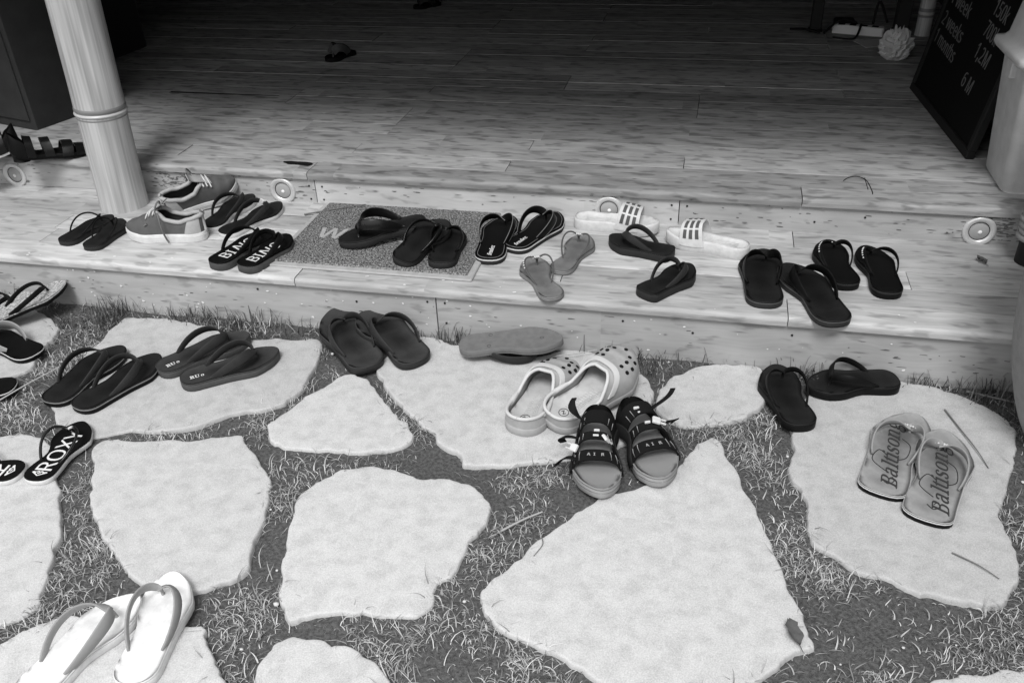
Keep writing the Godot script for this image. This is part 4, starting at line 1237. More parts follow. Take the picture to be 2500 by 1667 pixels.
func build_porch() -> void:
	var deck := structure("floor")
	var z := DECK_Z
	boards_row(deck, [-4.9, -3.4, -1.392, 0.302, 1.9], z - 0.106, z, DECK, 0.026, true)
	z -= 0.106
	var row := 0
	var set_cuts := {0: [-4.9, -3.2, -1.96, -0.69, 0.51, 1.9], 1: [-4.9, -3.0, -1.30, -0.082, 1.9]}
	while z > -6.6:
		var w := 0.1095
		var cuts: Array = set_cuts[row] if set_cuts.has(row) else cuts_for(row, -4.9, 1.9)
		var made := boards_row(deck, cuts, z - w, z, DECK, 0.026)
		z -= w
		row += 1
	# burnt knot and open slot in the boards
	var kh := begin()
	kh.set_smooth_group(-1)
	var ring := PackedVector3Array()
	var kr := [0.056, 0.050, 0.040, 0.034, 0.030, 0.045, 0.058, 0.052, 0.042, 0.046, 0.036, 0.04, 0.075, 0.060]
	for i in 14:
		var a := TAU * i / 14.0
		ring.append(Vector3(-1.462 + cos(a) * kr[i] * 1.1, DECK + 0.0022, -2.782 - sin(a) * kr[i] * 0.42))
	fan(kh, ring)
	part("knot_hole", kh, M.dark_hole, deck)
	var sl := begin()
	sl.set_smooth_group(-1)
	quad(sl, Vector3(-2.445, DECK + 0.002, -3.545), Vector3(-2.445, DECK + 0.002, -3.566), Vector3(-1.9, DECK + 0.002, -3.557), Vector3(-1.9, DECK + 0.002, -3.551))
	part("open_slot", sl, M.dark_hole, deck)
	var cr := begin()
	cr.set_smooth_group(1)
	tube(cr, smooth_line([Vector3(0.440, DECK, -2.872), Vector3(0.458, DECK + 0.001, -2.90), Vector3(0.486, DECK + 0.001, -2.915), Vector3(0.512, DECK + 0.001, -2.885), Vector3(0.520, DECK + 0.001, -2.80), Vector3(0.519, DECK, -2.768)]), 0.0016, 5)
	part("crack", cr, M.dark_hole, deck)
	# deck riser
	var up := structure("riser")
	var cuts := [-4.9, -3.6, -1.372, -0.080, 1.9]
	for i in 4:
		board("plank", up, [Vector2(-2.735, TREAD + 0.001), Vector2(-2.735, DECK - 0.0262), Vector2(-2.712, DECK - 0.0262), Vector2(-2.712, TREAD + 0.001)], cuts[i] + 0.0015, cuts[i + 1] - 0.0015, M["wood_stained%d" % (i + 1)])
	# the step
	var step := structure("step")
	boards_row(step, [-4.9, -3.1, -1.21, 0.252, 1.9], TREAD_Z - 0.112, TREAD_Z, TREAD, 0.026, true)
	boards_row(step, [-4.9, -2.2, -0.40, 1.9], TREAD_Z - 0.222, TREAD_Z - 0.112, TREAD, 0.026)
	boards_row(step, [-4.9, -2.22, 0.6, 1.9], TREAD_Z - 0.332, TREAD_Z - 0.222, TREAD, 0.026)
	boards_row(step, [-4.9, -3.3, -0.9, 1.9], TREAD_Z - 0.445, TREAD_Z - 0.332, TREAD, 0.026)
	boards_row(step, [-4.9, -1.8, 0.287, 1.9], TREAD_Z - 0.585, TREAD_Z - 0.445, TREAD, 0.026)
	var low := structure("riser")
	cuts = [-4.9, -2.6, -0.763, 1.1, 1.9]
	for i in 4:
		board("plank", low, [Vector2(-2.19, -0.08), Vector2(-2.19, TREAD - 0.0262), Vector2(-2.166, TREAD - 0.0262), Vector2(-2.166, -0.08)], cuts[i] + 0.002, cuts[i + 1] - 0.002, M["wood_stained%d" % ((i * 2) % 6)])
	# nail heads on the risers
	var nail := CylinderMesh.new()
	nail.top_radius = 0.0035
	nail.bottom_radius = 0.0035
	nail.height = 0.003
	nail.radial_segments = 8
	for p in [[-1.395, 0.235, 1], [-1.345, 0.235, 1], [-1.395, 0.185, 1], [-1.345, 0.185, 1], [-0.105, 0.24, 1], [-0.055, 0.24, 1], [-0.105, 0.19, 1], [-0.055, 0.19, 1], [-0.79, 0.12, 0], [-0.735, 0.12, 0], [-0.735, 0.05, 0], [-0.2, 0.11, 0], [0.27, 0.11, 0], [0.0, 0.09, 0], [-1.35, 0.115, 0], [-1.02, 0.10, 0], [0.5, 0.235, 1], [0.35, 0.21, 1]]:
		prim("nail_head", nail, M.dark_side, up if p[2] == 1 else low, Transform3D(Basis(Vector3.RIGHT, PI * 0.5), Vector3(p[0], p[1], -2.7115 if p[2] == 1 else -2.1655)))
	# dark stains and scuffs; the dense cluster by the post also paints its shadow
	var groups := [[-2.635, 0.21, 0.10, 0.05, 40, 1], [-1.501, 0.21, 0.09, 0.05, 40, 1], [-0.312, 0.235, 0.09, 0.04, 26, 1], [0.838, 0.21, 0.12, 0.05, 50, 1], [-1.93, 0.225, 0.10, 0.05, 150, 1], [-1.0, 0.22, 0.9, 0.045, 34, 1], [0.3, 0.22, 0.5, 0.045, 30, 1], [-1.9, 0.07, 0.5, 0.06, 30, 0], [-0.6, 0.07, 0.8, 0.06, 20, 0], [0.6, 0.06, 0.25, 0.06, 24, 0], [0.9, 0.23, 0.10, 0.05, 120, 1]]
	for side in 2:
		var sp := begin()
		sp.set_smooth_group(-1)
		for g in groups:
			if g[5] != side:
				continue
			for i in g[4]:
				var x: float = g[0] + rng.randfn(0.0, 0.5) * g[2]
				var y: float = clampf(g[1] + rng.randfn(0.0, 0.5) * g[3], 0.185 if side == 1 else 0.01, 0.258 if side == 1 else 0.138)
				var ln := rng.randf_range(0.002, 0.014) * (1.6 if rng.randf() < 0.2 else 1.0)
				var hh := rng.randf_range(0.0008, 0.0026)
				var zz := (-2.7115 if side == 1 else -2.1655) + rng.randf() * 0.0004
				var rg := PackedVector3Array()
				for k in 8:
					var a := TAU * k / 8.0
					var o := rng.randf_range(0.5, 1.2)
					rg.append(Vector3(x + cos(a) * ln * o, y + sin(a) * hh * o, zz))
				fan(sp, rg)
		var marks := part("stain_shade_marks", sp, M.stain_shade, up if side == 1 else low)
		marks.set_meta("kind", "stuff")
	# recessed lights along the deck riser
	var where := [-2.635, -1.501, -0.312, 0.838]
	var words := ["round steel step light in the upper riser left of the bamboo post", "round steel step light in the upper riser between sneakers and doormat", "round steel step light in the upper riser behind the white striped slides", "round steel step light in the upper riser beside the rope-wound post"]
	for i in 4:
		step_light(Vector3(where[i], 0.212, -2.7118), words[i])
	# flecks of white paint on the step
	var fl := begin()
	fl.set_smooth_group(-1)
	for i in 90:
		var on_top := i % 3 == 0
		var x := rng.randf_range(-2.3, -0.4) if i < 70 else rng.randf_range(-0.4, 0.7)
		var c := Vector3(x, TREAD + 0.0025, rng.randf_range(-2.24, -2.16)) if on_top else Vector3(x, rng.randf_range(0.02, 0.135), -2.1635)
		var rr := rng.randf_range(0.001, 0.0042)
		var rg := PackedVector3Array()
		for k in 6:
			var a := TAU * k / 6.0
			var o := rr * rng.randf_range(0.5, 1.2)
			rg.append(c + (Vector3(cos(a) * o * 1.6, 0, -sin(a) * o) if on_top else Vector3(cos(a) * o * 1.5, sin(a) * o, 0)))
		fan(fl, rg)
	var flecks := part("paint_flecks", fl, M.fleck, step)
	flecks.set_meta("kind", "stuff")
	# roof and back of the porch
	var roof := structure("roof")
	var rf := begin()
	rf.set_smooth_group(-1)
	slab(rf, [Vector3(-7, EAVE_Y, EAVE_Z), Vector3(3.2, EAVE_Y, EAVE_Z), Vector3(3.2, 3.6, -7.5), Vector3(-7, 3.6, -7.5)], 0.16)
	part("thatch", rf, M.thatch, roof)
	var wl := structure("wall")
	var ws := begin()
	ws.set_smooth_group(-1)
	slab(ws, [Vector3(-7, 0, -7.3), Vector3(3.2, 0, -7.3), Vector3(3.2, 3.5, -7.3), Vector3(-7, 3.5, -7.3)], 0.1)
	slab(ws, [Vector3(-4.95, 0, -7.2), Vector3(-4.95, 3.5, -7.2), Vector3(-4.95, 2.6, -2.6), Vector3(-4.95, 0, -2.6)], 0.1)
	slab(ws, [Vector3(1.22, 0.28, -7.2), Vector3(1.22, 3.4, -7.2), Vector3(1.22, 2.0, -2.78), Vector3(1.22, 0.28, -2.78)], 0.1)
	part("panelling", ws, M.thatch, wl)


func slab(st: SurfaceTool, c: Array, th: float) -> void:
	var n: Vector3 = (c[1] - c[0]).cross(c[2] - c[0]).normalized() * th
	var d: Array = []
	for p in c:
		d.append(p + n)
	quad(st, c[0], c[1], c[2], c[3])
	quad(st, d[3], d[2], d[1], d[0])
	for i in 4:
		var k := (i + 1) % 4
		quad(st, c[i], d[i], d[k], c[k])


func lathe(st: SurfaceTool, prof: Array, sides := 32) -> void:
	# prof is (radius, y)
	var rows: Array = []
	for p in prof:
		var ring := PackedVector3Array()
		for i in sides:
			var a := TAU * i / sides
			ring.append(Vector3(cos(a) * p.x, p.y, sin(a) * p.x))
		rows.append(ring)
	skin(st, rows, true)


func step_light(at: Vector3, words: String) -> void:
	var o := thing("step_light", words, "light", at, Basis(Vector3.RIGHT, PI * 0.5), "step lights along the upper riser")
	var st := begin()
	st.set_smooth_group(1)
	lathe(st, [Vector2(0.0485, 0.0), Vector2(0.0485, 0.004), Vector2(0.046, 0.0075), Vector2(0.041, 0.0085), Vector2(0.033, 0.0065), Vector2(0.0305, 0.002)], 36)
	part("ring", st, M.steel, o)
	var cup := begin()
	cup.set_smooth_group(1)
	lathe(cup, [Vector2(0.0305, 0.0025), Vector2(0.029, 0.001), Vector2(0.0285, 0.0012)], 30)
	part("gasket", cup, M.dark_side, o)
	var ls := begin()
	ls.set_smooth_group(1)
	lathe(ls, [Vector2(0.0285, 0.001), Vector2(0.022, 0.0042), Vector2(0.012, 0.0060), Vector2(0.0, 0.0065)], 24)
	part("lens", ls, M.lens, o)
	var highlight_mesh := SphereMesh.new()
	highlight_mesh.radius = 0.0065
	highlight_mesh.height = 0.009
	prim("lens_highlight", highlight_mesh, M.highlight_pale, o, Transform3D(Basis(), Vector3(0.002, 0.0055, 0.002)))  # small pale dome that paints the bright highlight on the lens


func bamboo(called: String, label: String, at: Vector3, top: Vector3, r0: float, r1: float, nodes: Array, h: float) -> void:
	var up := (top - at).normalized()
	var bx := up.cross(Vector3.BACK).normalized()
	var o := thing(called, label, "post", at, Basis(bx, up, bx.cross(up)))
	var st := begin()
	var sides := 40
	var prev := 0.0
	var ends: Array = nodes + [h]
	var low := 0.0
	for e in ends:
		var seg := begin()
		seg.set_smooth_group(1)
		var steps := 8
		for i in steps:
			for k in sides:
				for c in [[0, 0], [0, 1], [1, 1], [0, 0], [1, 1], [1, 0]]:
					var f: float = (i + c[1]) / float(steps)
					var y := lerpf(low, e - 0.004, f)
					var a: float = TAU * (k + c[0]) / sides
					var r := lerpf(r0, r1, y / h) * (1.0 + 0.022 * pow(absf(2.0 * f - 1.0), 6.0))
					seg.set_uv(Vector2(float(k + c[0]) / sides * 1.3, y * 0.9))
					seg.add_vertex(Vector3(cos(a) * r, y, -sin(a) * r))
		part("culm", seg, M.bamboo, o)
		if e < h:
			var r := lerpf(r0, r1, e / h)
			for g in [[0.006, 0.022, 1.045, M.bamboo_node], [-0.010, 0.014, 1.07, M.bamboo_ring], [-0.024, 0.014, 1.018, M.bamboo_node]]:
				var nd := begin()
				nd.set_smooth_group(1)
				var prof: Array = []
				for i in 7:
					var q := i / 6.0
					prof.append(Vector2(r * (1.0 + (g[2] - 1.0) * sin(PI * q)), e + g[0] + g[1] * (q - 0.5)))
				lathe(nd, prof, 40)
				part("joint_ring", nd, g[3], o)
		low = e + 0.004


# ---------------------------------------------------------------- garden

func stone_table() -> Array:
	return [
		[[Vector2(-1.506, -1.504), Vector2(-1.422, -1.530), Vector2(-1.262, -1.562), Vector2(-1.173, -1.597), Vector2(-1.124, -1.587), Vector2(-1.034, -1.506), Vector2(-0.977, -1.442), Vector2(-0.955, -1.368), Vector2(-0.929, -1.271), Vector2(-0.909, -1.168), Vector2(-0.947, -1.123), Vector2(-0.989, -1.088), Vector2(-1.041, -1.071), Vector2(-1.104, -1.081), Vector2(-1.178, -1.130), Vector2(-1.270, -1.193), Vector2(-1.349, -1.265), Vector2(-1.444, -1.389)], "big front stone left of centre, under the white flip-flop toe", 0],
		[[Vector2(-0.885, -1.411), Vector2(-0.858, -1.480), Vector2(-0.809, -1.530), Vector2(-0.736, -1.548), Vector2(-0.627, -1.530), Vector2(-0.528, -1.532), Vector2(-0.468, -1.511), Vector2(-0.427, -1.465), Vector2(-0.425, -1.407), Vector2(-0.448, -1.347), Vector2(-0.455, -1.254), Vector2(-0.483, -1.202), Vector2(-0.481, -1.147), Vector2(-0.521, -1.113), Vector2(-0.621, -1.103), Vector2(-0.725, -1.077), Vector2(-0.763, -1.064), Vector2(-0.797, -1.115), Vector2(-0.837, -1.207), Vector2(-0.866, -1.297)], "bare five-sided stone at the centre front with a notched lower right corner", 2],
		[[Vector2(-0.376, -1.173), Vector2(-0.377, -1.232), Vector2(-0.322, -1.331), Vector2(-0.245, -1.448), Vector2(-0.186, -1.525), Vector2(-0.062, -1.617), Vector2(0.006, -1.703), Vector2(0.047, -1.790), Vector2(0.087, -1.804), Vector2(0.131, -1.693), Vector2(0.181, -1.549), Vector2(0.224, -1.408), Vector2(0.255, -1.294), Vector2(0.280, -1.207), Vector2(0.240, -1.168), Vector2(0.215, -1.133), Vector2(0.175, -1.101), Vector2(0.097, -1.062), Vector2(-0.012, -1.022), Vector2(-0.094, -1.039), Vector2(-0.156, -1.065), Vector2(-0.228, -1.092), Vector2(-0.313, -1.118)], "biggest stone, pointed at its left end, in front of the strapped sandals", 2],
		[[Vector2(-1.086, -1.640), Vector2(-1.079, -1.700), Vector2(-1.030, -1.821), Vector2(-0.966, -1.926), Vector2(-0.908, -1.907), Vector2(-0.836, -1.834), Vector2(-0.761, -1.756), Vector2(-0.702, -1.709), Vector2(-0.691, -1.656), Vector2(-0.726, -1.619), Vector2(-0.835, -1.594), Vector2(-0.950, -1.582), Vector2(-1.023, -1.583)], "small triangular stone in the middle of the path", 2],
		[[Vector2(-0.893, -1.962), Vector2(-0.882, -2.042), Vector2(-0.861, -2.115), Vector2(-0.839, -2.149), Vector2(-0.759, -2.146), Vector2(-0.701, -2.125), Vector2(-0.604, -2.095), Vector2(-0.467, -2.096), Vector2(-0.350, -2.159), Vector2(-0.267, -2.146), Vector2(-0.167, -2.108), Vector2(-0.114, -2.044), Vector2(-0.093, -1.978), Vector2(-0.094, -1.896), Vector2(-0.113, -1.791), Vector2(-0.168, -1.723), Vector2(-0.294, -1.659), Vector2(-0.410, -1.619), Vector2(-0.513, -1.593), Vector2(-0.553, -1.637), Vector2(-0.599, -1.658), Vector2(-0.641, -1.702), Vector2(-0.682, -1.732), Vector2(-0.740, -1.782), Vector2(-0.788, -1.827), Vector2(-0.847, -1.899)], "long stone carrying the pale clogs", 0],
		[[Vector2(-0.081, -1.955), Vector2(-0.050, -2.055), Vector2(0.007, -2.123), Vector2(0.092, -2.155), Vector2(0.177, -2.161), Vector2(0.214, -2.112), Vector2(0.217, -2.028), Vector2(0.186, -1.952), Vector2(0.119, -1.892), Vector2(0.042, -1.854), Vector2(-0.031, -1.856), Vector2(-0.068, -1.892)], "small oval stone between the clogs and the black rubber flip-flops", 0],
		[[Vector2(0.329, -2.055), Vector2(0.463, -2.117), Vector2(0.569, -2.154), Vector2(0.651, -2.142), Vector2(0.712, -2.110), Vector2(0.791, -2.059), Vector2(0.821, -1.999), Vector2(0.819, -1.925), Vector2(0.780, -1.823), Vector2(0.739, -1.713), Vector2(0.717, -1.654), Vector2(0.716, -1.601), Vector2(0.718, -1.551), Vector2(0.718, -1.486), Vector2(0.698, -1.436), Vector2(0.660, -1.384), Vector2(0.593, -1.372), Vector2(0.547, -1.370), Vector2(0.502, -1.378), Vector2(0.452, -1.392), Vector2(0.387, -1.412), Vector2(0.352, -1.438), Vector2(0.303, -1.483), Vector2(0.295, -1.528), Vector2(0.293, -1.582), Vector2(0.281, -1.662), Vector2(0.259, -1.690), Vector2(0.265, -1.765), Vector2(0.276, -1.819), Vector2(0.268, -1.876), Vector2(0.283, -1.950)], "large round stone carrying the script-lettered flip-flops", 1],
		[[Vector2(-1.733, -1.625), Vector2(-1.670, -1.562), Vector2(-1.536, -1.524), Vector2(-1.446, -1.567), Vector2(-1.310, -1.601), Vector2(-1.214, -1.686), Vector2(-1.140, -1.719), Vector2(-1.091, -1.758), Vector2(-1.072, -1.857), Vector2(-1.101, -2.051), Vector2(-1.132, -2.083), Vector2(-1.253, -2.068), Vector2(-1.366, -2.057), Vector2(-1.493, -2.097), Vector2(-1.594, -2.112), Vector2(-1.647, -2.123), Vector2(-1.743, -2.124), Vector2(-1.820, -2.095), Vector2(-1.818, -2.008), Vector2(-1.811, -1.919), Vector2(-1.795, -1.800), Vector2(-1.781, -1.701)], "large left stone carrying the pale-rimmed and brown flip-flops", 1],
		[[Vector2(-1.832, -1.473), Vector2(-1.720, -1.503), Vector2(-1.637, -1.486), Vector2(-1.509, -1.344), Vector2(-1.432, -1.249), Vector2(-1.376, -1.173), Vector2(-1.339, -1.086), Vector2(-1.305, -1.006), Vector2(-1.303, -0.983), Vector2(-1.335, -0.931), Vector2(-1.419, -0.881), Vector2(-1.508, -0.886), Vector2(-1.793, -1.152), Vector2(-1.953, -1.438)], "pale stone at the left edge under the emblem heel", 0],
		[[Vector2(-1.342, -0.864), Vector2(-1.304, -0.893), Vector2(-1.279, -0.938), Vector2(-1.241, -0.969), Vector2(-1.173, -0.990), Vector2(-1.067, -0.983), Vector2(-0.943, -1.007), Vector2(-0.908, -0.997), Vector2(-0.865, -0.957), Vector2(-0.814, -0.899), Vector2(-0.766, -0.831), Vector2(-0.939, -0.719), Vector2(-1.178, -0.671), Vector2(-1.313, -0.750)], "front left stone under the white flip-flops", 2],
		[[Vector2(-0.766, -0.944), Vector2(-0.766, -0.982), Vector2(-0.744, -1.015), Vector2(-0.704, -1.029), Vector2(-0.636, -1.023), Vector2(-0.579, -1.018), Vector2(-0.534, -0.991), Vector2(-0.498, -0.959), Vector2(-0.471, -0.899), Vector2(-0.614, -0.826), Vector2(-0.715, -0.859)], "pale stone cut off at the bottom centre", 2],
		[[Vector2(-2.287, -1.984), Vector2(-2.226, -2.023), Vector2(-2.187, -2.075), Vector2(-2.142, -2.101), Vector2(-2.060, -2.058), Vector2(-1.996, -2.011), Vector2(-1.976, -1.950), Vector2(-1.975, -1.921), Vector2(-1.963, -1.875), Vector2(-1.944, -1.827), Vector2(-1.936, -1.773), Vector2(-1.966, -1.739), Vector2(-2.079, -1.737), Vector2(-2.259, -1.844)], "grey stone at the left edge below the tropical-print flip-flops", 1],
		[[Vector2(0.477, -1.148), Vector2(0.522, -1.170), Vector2(0.579, -1.193), Vector2(0.659, -1.222), Vector2(0.759, -1.232), Vector2(0.718, -1.089), Vector2(0.485, -1.043)], "stone corner at the lower right edge", 2],
	]



func catmull(p: Array, per: int, jig: float) -> PackedVector2Array:
	var out := PackedVector2Array()
	var n := p.size()
	for i in n:
		var a: Vector2 = p[(i + n - 1) % n]
		var b: Vector2 = p[i]
		var c: Vector2 = p[(i + 1) % n]
		var d: Vector2 = p[(i + 2) % n]
		for k in per:
			var t := float(k) / per
			var q := 0.5 * ((2.0 * b) + (c - a) * t + (2.0 * a - 5.0 * b + 4.0 * c - d) * t * t + (3.0 * b - a - 3.0 * c + d) * t * t * t)
			out.append(q + Vector2(rng.randf_range(-jig, jig), rng.randf_range(-jig, jig)))
	return out


func build_stone(p: Array, label: String, k: int) -> void:
	var pl := catmull(p, 9, 0.0008)
	var en := noise(41 + stones.size(), 0.016, 3)
	for i in pl.size():
		var w := Vector2(en.get_noise_2d(pl[i].x * 700.0, pl[i].y * 700.0), en.get_noise_2d(pl[i].x * 700.0 + 333.0, pl[i].y * 700.0))
		pl[i] += w * 0.012
	var hull := pl
	stones.append(hull)
	var c := Vector2.ZERO
	for v in pl:
		c += v
	c /= pl.size()
	var o := thing("flagstone", label, "paving stone", Vector3(c.x, -0.055, c.y), Basis(), "flagstones set in the grass")
	var area := 0.0
	for i in pl.size():
		area += pl[i].cross(pl[(i + 1) % pl.size()])
	var sgn := 1.0 if area > 0.0 else -1.0
	var st := begin()
	var rows: Array = []
	for lv in [[0.0, -0.004], [0.046, -0.001], [0.0515, 0.0005], [0.0540, 0.0022], [0.0548, 0.0045], [0.055, 0.009]]:
		var ring := PackedVector3Array()
		for i in pl.size():
			var t := (pl[(i + 2) % pl.size()] - pl[(i + pl.size() - 2) % pl.size()]).normalized()
			var nrm := Vector2(-t.y, t.x) * sgn
			var q: Vector2 = pl[i] + nrm * lv[1] - c
			ring.append(Vector3(q.x, lv[0], q.y))
		rows.append(ring)
	st.set_smooth_group(1)
	skin(st, rows, true, sgn > 0.0)
	var top := PackedVector2Array()
	for v in rows[5]:
		top.append(Vector2(v.x, v.z))
	var ids := Geometry2D.triangulate_polygon(top)
	if ids.is_empty():
		ids = Geometry2D.triangulate_polygon(pl)
	for i in range(0, ids.size(), 3):
		tri(st, rows[5][ids[i]], rows[5][ids[i + 1]], rows[5][ids[i + 2]])
	part("slab", st, M["stone%d" % k], o)


func on_stone(p: Vector2, margin: float) -> bool:
	for s in stones:
		if Geometry2D.is_point_in_polygon(p, s):
			if margin <= 0.0:
				return true
			var d := 9.0
			for i in s.size():
				d = minf(d, Geometry2D.get_closest_point_to_segment(p, s[i], s[(i + 1) % s.size()]).distance_to(p))
				if d < margin:
					break
			if d >= margin:
				return true
	return false


func under_shoe(p: Vector2) -> bool:
	for f in footprints:
		var v: Vector3 = f[0] * Vector3(p.x, 0.0, p.y)
		if v.z < 0.018 and v.z > -f[1] - 0.018 and absf(v.x) < f[2]:
			return true
	return false


func soil_y(x: float, z: float, n: FastNoiseLite) -> float:
	return -0.0125 + n.get_noise_2d(x * 100.0, z * 100.0) * 0.011


func build_ground() -> void:
	var gn := noise(21, 0.02, 4)
	var g := structure("ground")
	var st := begin()
	st.set_smooth_group(1)
	var rows: Array = []
	for i in 141:
		var row := PackedVector3Array()
		var z := lerpf(-2.25, -0.3, i / 140.0)
		for j in 241:
			var x := lerpf(-3.0, 1.6, j / 240.0)
			row.append(Vector3(x, soil_y(x, z, gn), z))
		rows.append(row)
	skin(st, rows)
	part("soil", st, M.soil, g)
	var far := begin()
	far.set_smooth_group(-1)
	quad(far, Vector3(-60, -0.05, -60), Vector3(60, -0.05, -60), Vector3(60, -0.05, 60), Vector3(-60, -0.05, 60))
	part("lawn", far, M.soil, g)
	for s in stone_table():
		build_stone(s[0], s[1], s[2])
	for d in shoe_table():
		if d.at.y < 0.1:
			footprints.append([Transform3D(Basis(Vector3.UP, deg_to_rad(d.yaw)), Vector3(d.at.x, 0, d.at.z)).affine_inverse(), d.L, d.L * 0.21])
	# grass: tufts of thin blades, thick in places and missing in others
	var tufts: Array = []
	for k in 5:
		tufts.append(tuft_mesh(k))
	var dens := noise(31, 0.035, 3)
	var fine := noise(32, 0.16, 2)
	var lists: Array = [[], [], [], [], []]
	var cols: Array = [[], [], [], [], []]
	for i in 62000:
		var x := rng.randf_range(-2.75, 1.3)
		var z := rng.randf_range(-2.172, -0.45)
		var keep := rng.randf()
		var near_step := clampf((-1.85 - z) / 0.3, 0.0, 1.0)
		var dn := dens.get_noise_2d(x * 100.0, z * 100.0) * 1.15 + fine.get_noise_2d(x * 100.0, z * 100.0) * 0.5 + 0.20 + near_step * 0.28 + clampf((x - 0.25) * 0.5, 0.0, 0.25) + clampf((-1.6 - x) * 0.5, 0.0, 0.3)
		if keep > clampf(dn * 1.3, 0.035, 0.80):
			continue
		var p := Vector2(x, z)
		if on_stone(p, 0.010) or under_shoe(p):
			continue
		var k := rng.randi_range(0, 2)
		if near_step > 0.55 and rng.randf() < 0.30:
			k = 3
		if rng.randf() < 0.16:
			k = 4
		var sc := rng.randf_range(0.6, 1.15)
		if on_stone(p, 0.0):
			sc *= 0.7
		var b := Basis(Vector3.UP, rng.randf() * TAU).scaled(Vector3(sc, sc * rng.randf_range(0.7, 1.1), sc))
		lists[k].append(Transform3D(b, Vector3(x, soil_y(x, z, gn) - 0.003, z)))
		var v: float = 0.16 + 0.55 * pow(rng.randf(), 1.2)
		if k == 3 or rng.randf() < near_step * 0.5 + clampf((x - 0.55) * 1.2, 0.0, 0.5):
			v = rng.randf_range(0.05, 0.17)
		cols[k].append(Color(v, v, v))
	var grass := Node3D.new()
	grass.name = "grass"
	grass.set_meta("kind", "stuff")
	grass.set_meta("label", "thin dry grass growing between the flagstones and along the step")
	grass.set_meta("category", "grass")
	add_child(grass)
	for k in 5:
		var mm := MultiMesh.new()
		mm.transform_format = MultiMesh.TRANSFORM_3D
		mm.use_colors = true
		mm.mesh = tufts[k]
		mm.instance_count = lists[k].size()
		for i in lists[k].size():
			mm.set_instance_transform(i, lists[k][i])
			mm.set_instance_color(i, cols[k][i])
		var mi := MultiMeshInstance3D.new()
		mi.name = "blades"
		mi.multimesh = mm
		mi.material_override = M.grass
		mi.set_meta("kind", "stuff")
		grass.add_child(mi, true)
	# small pale pebbles
	var pb := begin()
	pb.set_smooth_group(1)
	for i in 260:
		var p := Vector2(rng.randf_range(-2.6, 1.1), rng.randf_range(-2.165, -0.6))
		if on_stone(p, 0.0):
			continue
		var r := rng.randf_range(0.0012, 0.0045) * (1.5 if rng.randf() < 0.1 else 1.0)
		var c := Vector3(p.x, soil_y(p.x, p.y, gn) + r * 0.5 + 0.004, p.y)
		var rws: Array = []
		for a in 4:
			var ring := PackedVector3Array()
			for b in 6:
				var th := PI * (a + 0.02) / 3.04
				ring.append(c + Vector3(sin(th) * cos(TAU * b / 6.0) * r * rng.randf_range(0.8, 1.3), cos(th) * r * 0.75, sin(th) * sin(TAU * b / 6.0) * r))
			rws.append(ring)
		skin(pb, rws, true)
	var peb := part("pebbles", pb, M.pebble, self)
	peb.set_meta("kind", "stuff")
	peb.set_meta("label", "small pale pebbles and grit scattered in the soil")
	peb.set_meta("category", "pebbles")


func tuft_mesh(k: int) -> ArrayMesh:
	var st := begin()
	st.set_smooth_group(1)
	var blades: int = [5, 4, 5, 5, 3][k]
	for i in blades:
		var az := rng.randf() * TAU
		var ln: float = rng.randf_range(0.012, 0.032)
		var lean: float = rng.randf_range(0.9, 1.8)
		if k == 3:
			ln = rng.randf_range(0.035, 0.085)
			lean = rng.randf_range(0.1, 0.7)
		if k == 4:
			ln = rng.randf_range(0.03, 0.07)
			lean = rng.randf_range(1.25, 1.55)
		var dir := Vector3(cos(az), 0, sin(az))
		var side := Vector3(-sin(az), 0, cos(az))
		var bend := rng.randf_range(-1.6, 1.6) if k != 3 else rng.randf_range(-0.5, 0.5)
		var p := Vector3(rng.randf_range(-0.024, 0.024), 0.001, rng.randf_range(-0.024, 0.024))
		var w: float = rng.randf_range(0.0008, 0.0014)
		var pts: Array = []
		for j in 5:
			var f := j / 4.0
			pts.append([p, w * (1.0 - pow(f, 2.2)) + 0.0001])
			var a := lerpf(0.35, lean, minf(f * 1.6, 1.0)) if k != 3 else lean * (0.5 + f)
			var hd := dir.rotated(Vector3.UP, bend * f)
			p += (hd * sin(a) + Vector3.UP * cos(a) * (1.0 if f < 0.7 else 0.4)) * ln / 4.0
		for j in 4:
			var a: Array = pts[j]
			var b: Array = pts[j + 1]
			quad(st, a[0] - side * a[1], b[0] - side * b[1], b[0] + side * b[1], a[0] + side * a[1])
	st.generate_normals()
	return st.commit()


# ---------------------------------------------------------------- loose things

func twig(called: String, label: String, category: String, pts: Array, r: Array, m: Material) -> void:
	var o := thing(called, label, category, pts[0])
	var loc: Array = []
	for p in pts:
		loc.append(p - pts[0])
	var line := smooth_line(loc)
	var rad: Array = []
	for i in line.size():
		rad.append(lerpf(r[0], r[1], float(i) / (line.size() - 1)))
	var st := begin()
	st.set_smooth_group(1)
	tube(st, line, rad, 6)
	part("stem", st, m, o)


